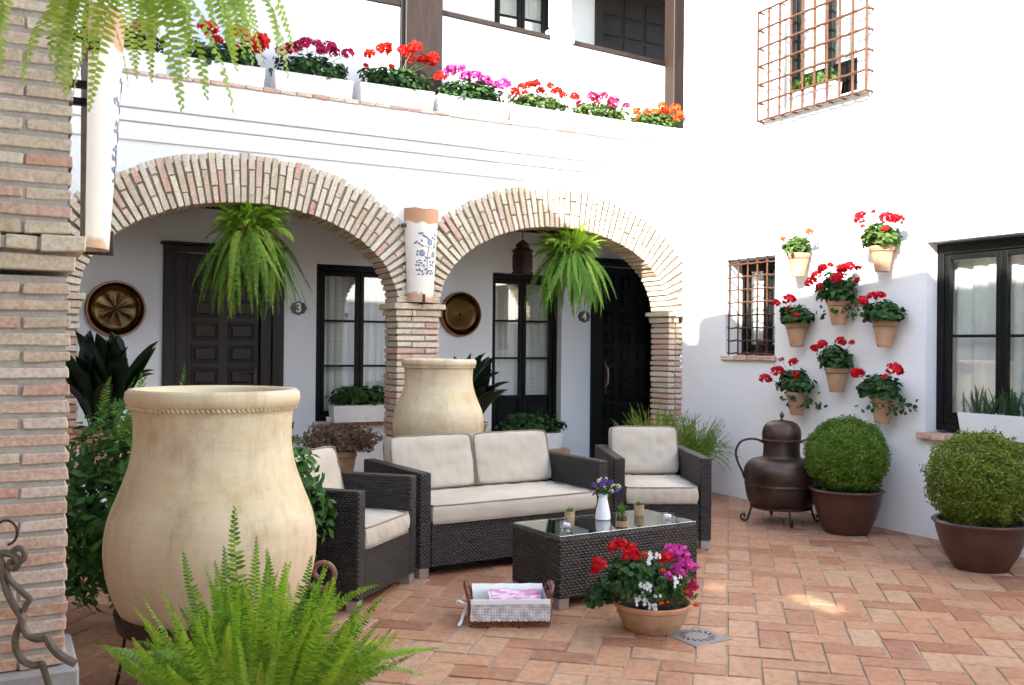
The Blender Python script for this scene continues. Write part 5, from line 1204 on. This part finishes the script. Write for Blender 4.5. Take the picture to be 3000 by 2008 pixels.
# things on the table
t = thing('flower_vase', 'white ceramic vase with purple and cream flowers on the glass table', 'vase', on_table(1766, 1522))
q = MB(); q.lathe(sm([(0, 0), (.040, .001), (.0445, .012), (.041, .045), (.032, .09), (.026, .12), (.026, .135), (.031, .150)], 4)+[(.028, .150), (.023, .134), (.03, .05), (0, .01)], 32); q.build('body', M['ceramic'], t, True, 60)
zz = lambda x, y: (1550+x/4.42, 1380+y/4.42)
q = MB(); b = Vector((0, 0, .10))
tv = (np.array(topx(t.location))[2])
for (x, y, r, mt) in ((900, 130, 36, 'p_cream'), (930, 100, 20, 'p_cream'), (850, 190, 40, 'p_purple'), (820, 185, 30, 'p_purple'), (940, 170, 48, 'p_purple'), (990, 120, 42, 'p_purple'), (1065, 145, 38, 'p_purple'), (975, 215, 26, 'p_white'), (1090, 195, 36, 'p_cream'), (1160, 200, 40, 'p_cream'), (1060, 260, 40, 'p_white'), (1150, 255, 34, 'p_purple'), (845, 300, 32, 'p_purple'), (1000, 95, 22, 'p_white')):
    p = atT(*zz(x, y), tv+R.uniform(-.03, .03))-t.location; r_ = r/4.42*tv/F; q.tube([b, b.lerp(p, .5)+Vector((0, 0, .012)), p], .0014, 4)
    link('flower_cluster', head_mesh(mt), t, p, (R.uniform(-1, 1), R.uniform(-1, 1), R.uniform(0, 6)), scale=(r_, r_*1.2, r_*.8))
q.build('stems', M['stem'], t)
P, d = ell_points(90, (0, 0, .165), (.05, .05, .03), .2, -.9); link('foliage', scatter('foliage', OVAL[0], OVAL[1], P, d, rng.uniform(.008, .015, len(P)), M['l_ger'], rng, .8), t)
def blades(t, c, n, L, spread, mat, w_=.004, seed=0):
    rr = random.Random(seed); q = MB()
    for k in range(n):
        a = rr.uniform(0, 6.28); e = rr.uniform(.0, spread); l = L*rr.uniform(.7, 1.1); d_ = Vector((cos(a)*sin(e), sin(a)*sin(e), cos(e))); s = Vector((-sin(a), cos(a), 0))
        b_ = Vector(c)+Vector((rr.uniform(-1, 1), rr.uniform(-1, 1), 0))*.010; m_ = b_+d_*l*.55; tip = b_+d_*l+Vector((cos(a), sin(a), -.3))*l*.12
        q.add([b_-s*w_*.5, b_+s*w_*.5, m_+s*w_, m_-s*w_, tip, m_+Vector((cos(a), sin(a), 0))*-w_*.6], [(0, 1, 2, 3), (3, 2, 4), (2, 3, 5)])
    return q.build('leaves', M[mat], t)
for (pp, lab, sd) in (((1669, 1527), 'small succulent in a burlap pot on the left of the glass table', 1), ((1872, 1508), 'small succulent in a burlap pot near the armchair end of the table', 2)):
    t = thing('succulent_pot', lab, 'potted plant', on_table(*pp), 0, 'succulents in burlap pots on the table')
    q = MB(); q.lathe([(0, 0), (.027, 0), (.029, .02), (.030, .058), (.026, .058), (.024, .045), (0, .045)], 22); q.build('pot', M['burlap'], t, True)
    q = MB(); q.tube([(.0305*cos(a), .0305*sin(a), .034+.002*sin(3*a)) for a in np.linspace(0, 2*pi, 20, endpoint=False)], .0016, 4, closed=True); q.build('string', M['fringe'], t)
    blades(t, (0, 0, .046), 46, .040, 1.25, 'l_grass', .0045, sd)
t = thing('grass_jar', 'glass jar of grass wrapped with string on the glass table', 'jar', on_table(1821, 1544))
q = MB(); q.lathe([(0, 0), (.030, 0), (.032, .006), (.032, .082), (.030, .082), (.030, .006), (0, .004)], 28); q.build('glass', M['jarglass'], t, True)
q = MB(); q.lathe([(0, .034), (.0292, .034), (.0292, .056), (0, .058)], 24); q.build('soil', M['moss'], t, True)
q = MB()
for k in range(9): q.tube([(.0330*cos(a), .0330*sin(a), .005+k*.0036) for a in np.linspace(0, 2*pi, 22, endpoint=False)], .0019, 4, closed=True)
q.build('string_wrap', M['burlap'], t, True)
blades(t, (0, 0, .055), 90, .075, .32, 'l_grass', .0022, 5)
for (pp, lab) in (((1660, 1545), 'glass tea light holder in front of the left succulent'), ((1956, 1519), 'glass tea light holder at the right end of the table')):
    t = thing('tea_light_holder', lab, 'candle holder', on_table(*pp), 0, 'glass tea light holders')
    q = MB(); q.lathe([(0, 0), (.030, 0), (.033, .006), (.038, .030), (.035, .030), (.030, .010), (0, .008)], 26); q.build('glass', M['jarglass'], t, True)
    q = MB(); q.lathe([(0, .009), (.019, .009), (.019, .022), (0, .022)], 18); q.tube([(0, 0, .02), (0, 0, .03)], .001, 4); q.build('candle', M['candle'], t)

# ------------------------------------------------------------------ basket with magazines
FL, FR = onZ(1378, 1838, 0), onZ(1609, 1836, 0); bz = atan2((FR-FL).y, (FR-FL).x); BWd = (FR-FL).length; BD = .25; BH_ = .135
t = thing('wicker_basket', 'red brown wicker basket lined with white cloth and lace, beside the table', 'basket', FL, bz)
q = MB()
for k in range(13):
    z_ = .006+k*.0102; e = .010*k/12; pts = []
    for (a, b, nn) in (((-e, -e), (BWd+e, -e), 30), ((BWd+e, -e), (BWd+e, BD+e), 18), ((BWd+e, BD+e), (-e, BD+e), 30), ((-e, BD+e), (-e, -e), 18)):
        for i in range(nn):
            u = i/nn; pts.append((a[0]+(b[0]-a[0])*u, a[1]+(b[1]-a[1])*u, z_))
    c = Vector((BWd/2, BD/2, 0)); pts = [Vector(p)+(Vector((p[0], p[1], 0))-c).normalized()*(.0035*(1 if (i+k) % 2 else -1)) for i, p in enumerate(pts)]
    q.tube(pts, .0056, 5, closed=True)
q.build('woven_side', M['cane'], t, True)
q = MB(); q.box(.006, BWd-.006, .006, BD-.006, .003, .012); q.build('bottom', M['cane'], t)
def sheet(name, fn, nu, nv, mat, uv=False, smooth=True):
    v = [fn(i/nu, j/nv) for j in range(nv+1) for i in range(nu+1)]; f = [(j*(nu+1)+i, j*(nu+1)+i+1, (j+1)*(nu+1)+i+1, (j+1)*(nu+1)+i) for j in range(nv) for i in range(nu)]
    q = MB(); q.add(v, f); return q.build(name, M[mat], t, smooth, 80, uv)
wv = lambda u, s=1: .003*sin(u*17*s)+.002*sin(u*31+1)
sheet('lining', lambda u, v: (.012+(BWd-.024)*u, BD-.012+(.028*v if v > .5 else 0)+wv(u), .135+.020-.1*(1-v)**2 if v < 1 else .150), 30, 6, 'cloth')
sheet('lining', lambda u, v: (-.002+(BWd+.006)*u, -.020+.045*v*v+wv(u)*.5, .142-.060*v*v+.006*sin(v*3)), 30, 8, 'cloth')
sheet('lining', lambda u, v: (.012, .0+BD*u, .04+.10*v), 8, 4, 'cloth'); sheet('lining', lambda u, v: (BWd-.012, .0+BD*u, .04+.10*v), 8, 4, 'cloth')
sheet('lace_front', lambda u, v: (-.001+(BWd+.004)*u+.002*sin(v*5), -.0235-.003*v+wv(u, 1.5)*.6, .142-v*.103-(.006*abs(sin(u*pi*15)) if v > .99 else 0)), 90, 14, 'lace', True)
q = MB(); q.cbox(0, BWd, -.0285, -.024, .118, .142, .001); q.build('hem', M['cloth'], t)
for (x, mir) in ((-.002, -1), (BWd+.002, 1)):
    q = MB(); pts = [(x, .045, .11), (x+mir*.010, .05, .150), (x+mir*.018, .08, .178), (x+mir*.020, .125, .185), (x+mir*.018, .17, .178), (x+mir*.010, .20, .150), (x, .205, .11)]
    q.tube(smooth_path(pts, 4), [.0135+.0025*sin(i*1.7) for i in range(25)], 8); q.build('handle', M['canehandle'], t, True)
q = MB(); q.tube(smooth_path([(0, .03, .105), (-.03, .02, .11), (-.055, .02, .125), (-.07, .03, .115), (-.055, .035, .100), (-.02, .03, .105)], 4), .003, 5, flat=2)
q.tube(smooth_path([(-.01, .03, .105), (-.03, .02, .07), (-.045, .0, .03), (-.06, -.015, .012)], 4), .0035, 5, flat=2.5); q.build('ribbon', M['cloth'], t, True)
mg = thing('magazines', 'pink and purple magazines stacked in the wicker basket', 'magazines', FL, bz)
for k in range(5):
    q = MB(); q.cbox(-.125, .125, -.085, .085, 0, .008, .001); q.build('magazine', M['mag'] if k % 2 == 0 else M['cloth'], mg, loc=(BWd/2+.035+R.uniform(-.01, .01), BD/2+.005, .082+k*.0095), rot=(.05, 0, R.gauss(0, .04)))

# ------------------------------------------------------------------ bowl of mixed flowers
bp = Vector((2.885, 3.87, 0))
t = thing('flower_bowl', 'terracotta bowl of red, pink and white flowers before the table', 'potted plant', bp)
q = MB(); q.lathe(sm([(0, 0), (.115, 0), (.135, .012), (.160, .05), (.176, .09), (.182, .112)], 4)+[(.186, .114)], 48); q.build('bowl', M['terra'], t, True, 50)
q = MB(); q.lathe([(.186, .1145), (.194, .118), (.196, .136), (.188, .140), (.178, .134), (.17, .10), (0, .10)], 48); q.build('rim', M['terra_rim'], t, True, 50)
q = MB(); q.disc((0, 0, .106), (0, 0, 1), .172, 24); q.build('soil', M['soil'], t)
q = MB(); c_ = -(bp).normalized(); q.disc(Vector((c_.x*.1295-.02, c_.y*.1295, .0085)), (c_.x, c_.y, -.5), .004, 8); q.build('drain_hole', M['hole'], t)
zb = lambda x, y: (1700+x/4.61, 1560+y/4.61); tb = topx(bp)[2]
P, d = ell_points(900, (-.07, .02, .24), (.20, .17, .12), .25, -.7); P3, d3_ = ell_points(620, (.10, -.02, .20), (.13, .14, .11), .25, -.7)
P4, d4_ = ell_points(130, (-.24, .10, .17), (.10, .06, .06), .2, -.9)
d[:, 2] += .5; Pa = np.concatenate([P, P4]); link('foliage', scatter('foliage', ROUND[0], ROUND[1], Pa, np.concatenate([d, d4_]), rng.uniform(.010, .021, len(Pa)), M['l_ger'], rng, .55), t)
link('foliage', scatter('foliage', OVAL[0], OVAL[1], P3, d3_, rng.uniform(.010, .020, len(P3)), M['l_gersun'], rng, .7), t)
q = MB(); b = Vector((0, 0, .11))
for (x, y, r, mt, dt) in ((480, 195, 120, 'p_red', 0), (560, 160, 90, 'p_red', .02), (690, 320, 130, 'p_red', -.04), (690, 210, 85, 'p_red', 0), (270, 450, 115, 'p_red', -.03), (205, 370, 55, 'p_red', 0), (190, 520, 60, 'p_red', -.03), (570, 530, 75, 'p_red', -.08), (1165, 350, 112, 'p_red', -.10),
                          (1290, 260, 150, 'p_pink', 0), (1380, 340, 140, 'p_pink', -.03), (1210, 230, 90, 'p_pink', .03), (1450, 440, 110, 'p_pink', -.05), (1540, 470, 70, 'p_pink', -.02), (1340, 500, 110, 'p_pink', -.08), (1170, 590, 85, 'p_pink', -.12), (1380, 570, 60, 'p_pink', -.1),
                          (1515, 750, 85, 'p_rose', -.10), (1480, 850, 50, 'p_rose', -.12), (1530, 660, 45, 'p_rose', -.08),
                          (870, 290, 40, 'p_orange', -.03), (1110, 515, 42, 'p_orange', -.12), (1095, 965, 34, 'p_orange', -.2), (1182, 945, 24, 'p_orange', -.2), (1572, 985, 42, 'p_orange', -.14), (1440, 800, 34, 'p_orange', -.13), (895, 350, 26, 'p_scarlet', -.05)):
    p = atT(*zb(x, y), tb+dt)-t.location; r_ = r/4.61*tb/F*1.12; link('flower_head', head_mesh(mt), t, p, (R.uniform(-.4, .4), R.uniform(-.4, .4), R.uniform(0, 6)), scale=(r_, r_, r_*.85)); q.tube([b, b.lerp(p, .5)+Vector((0, 0, .02)), p], .002, 4)
q.build('stems', M['stem'], t)
fm = []
for k in range(3):
    n = 5; dd = rng.normal(0, .35, (n, 3)); nn = np.tile(np.array([[0, 0, 1.]]), (n, 1)); fm.append(scatter('white_blossom', FLORET[0], FLORET[1], dd*np.array([1.4, 1.4, .5]), nn, rng.uniform(.55, .8, n), M['p_white'], rng, .4))
vdir = (Vector(EYE)-bp).normalized().to_track_quat('Z', 'Y').to_euler()
for (x, y, r) in ((955, 330, 46), (1035, 325, 38), (940, 420, 42), (825, 730, 34), (880, 750, 34), (940, 720, 40), (915, 765, 34), (870, 850, 38), (770, 905, 42), (810, 900, 40), (880, 950, 46), (945, 1005, 40), (1025, 1030, 46), (1015, 1080, 30), (1300, 660, 46), (1345, 610, 22), (1010, 870, 20), (1090, 870, 22)):
    p = atT(*zb(x, y), tb-.18)-t.location; r_ = r/4.61*tb/F; link('white_blossom', R.choice(fm), t, p, (vdir.x+R.gauss(0, .2), vdir.y+R.gauss(0, .2), vdir.z), scale=(r_, r_, r_))

# drain
dc = (onZ(1966, 1868, 0)+onZ(2122, 1870, 0))/2; dc = Vector((3.0, 3.665, 0))
t = thing('floor_drain', 'square grey cast iron drain cover in the tiled floor beside the flower bowl', 'drain', dc, radians(4))
q = MB(); q.cbox(-.118, .118, -.118, .118, -.02, .0035, .002); q.build('cover', M['drain'], t)
q = MB()
for k in range(16):
    a = 2*pi*k/16; ca, sa = cos(a), sin(a); ca2, sa2 = cos(a+.35), sin(a+.35); p0 = Vector((.058*ca, .058*sa, .0045)); p1 = Vector((.090*ca2, .090*sa2, .0045)); s_ = Vector((-(p1-p0).y, (p1-p0).x, 0)).normalized()*.0052
    q.add([p0-s_*.6, p0+s_*.6, p1+s_, p1-s_], [(0, 3, 2, 1)])
q.build('slots', M['hole'], t)

t = thing('dry_straw', 'single pale straw lying on the tiles in front of the fern', 'straw', onZ(1128, 1962, 0))
q = MB(); a_ = onZ(1108, 1985, 0)-onZ(1128, 1962, 0); b_ = onZ(1148, 1940, 0)-onZ(1128, 1962, 0); q.tube([a_+Vector((0, 0, .006)), Vector((0, 0, .008)), b_+Vector((0, 0, .006))], .0022, 5); q.build('straw', M['candle'], t)
# ------------------------------------------------------------------ copper vessel
t = thing('copper_vessel', 'aged copper lidded vessel with two handles against the side wall', 'vessel', (5.60, 5.80, 0))
q = MB(); q.lathe(sm([(0, .105), (.16, .108), (.24, .14), (.275, .21), (.290, .30)], 4)+[(.2925, .302), (.2925, .312)]+sm([(.290, .315), (.298, .38), (.285, .45), (.235, .50), (.165, .520)], 5)+[(.155, .523), (.15, .53)]+sm([(.147, .54), (.143, .60), (.145, .655)], 3), 64); q.build('body', M['copper'], t, True, 50)
q = MB(); q.lathe([(.148, .655), (.158, .657), (.160, .664), (.153, .670)]+sm([(.153, .675), (.155, .72), (.135, .78), (.085, .815), (.0, .825)], 4), 56); q.lathe([(.02, .822), (.012, .832), (.009, .842), (.017, .852), (.019, .862), (.012, .878), (.003, .892), (0, .893)], 14); q.build('lid', M['copper'], t, True, 40)
lat = Vector((RT[0], RT[1], 0)).normalized()
for s in (-1, 1):
    P_ = [(.143, .64), (.20, .665), (.27, .668), (.33, .645), (.365, .59), (.368, .53), (.345, .46), (.315, .40), (.298, .35)]
    q = MB(); q.tube(smooth_path([lat*(s*a)+Vector((0, 0, z_)) for a, z_ in P_], 4), .0095, 8); q.build('handle', M['iron'], t, True)
q = MB(); q.lathe([(.225, .118), (.245, .118), (.245, .14), (.225, .14), (.225, .118)], 40); q.build('stand_ring', M['iron'], t, True, 30)
for k in range(4):
    a = atan2(lat.y, lat.x)+k*pi/2+.0; dr = Vector((cos(a), sin(a), 0)); P_ = []
    for (r_, z_) in ((.235, .13), (.250, .09), (.262, .05), (.275, .018), (.30, .010), (.322, .025), (.325, .05), (.305, .062), (.292, .048), (.300, .036)): P_.append(dr*r_+Vector((0, 0, z_)))
    q = MB(); q.tube(smooth_path(P_, 4), .0088, 7); q.build('leg', M['iron'], t, True)
print('objects', len(bpy.data.objects))
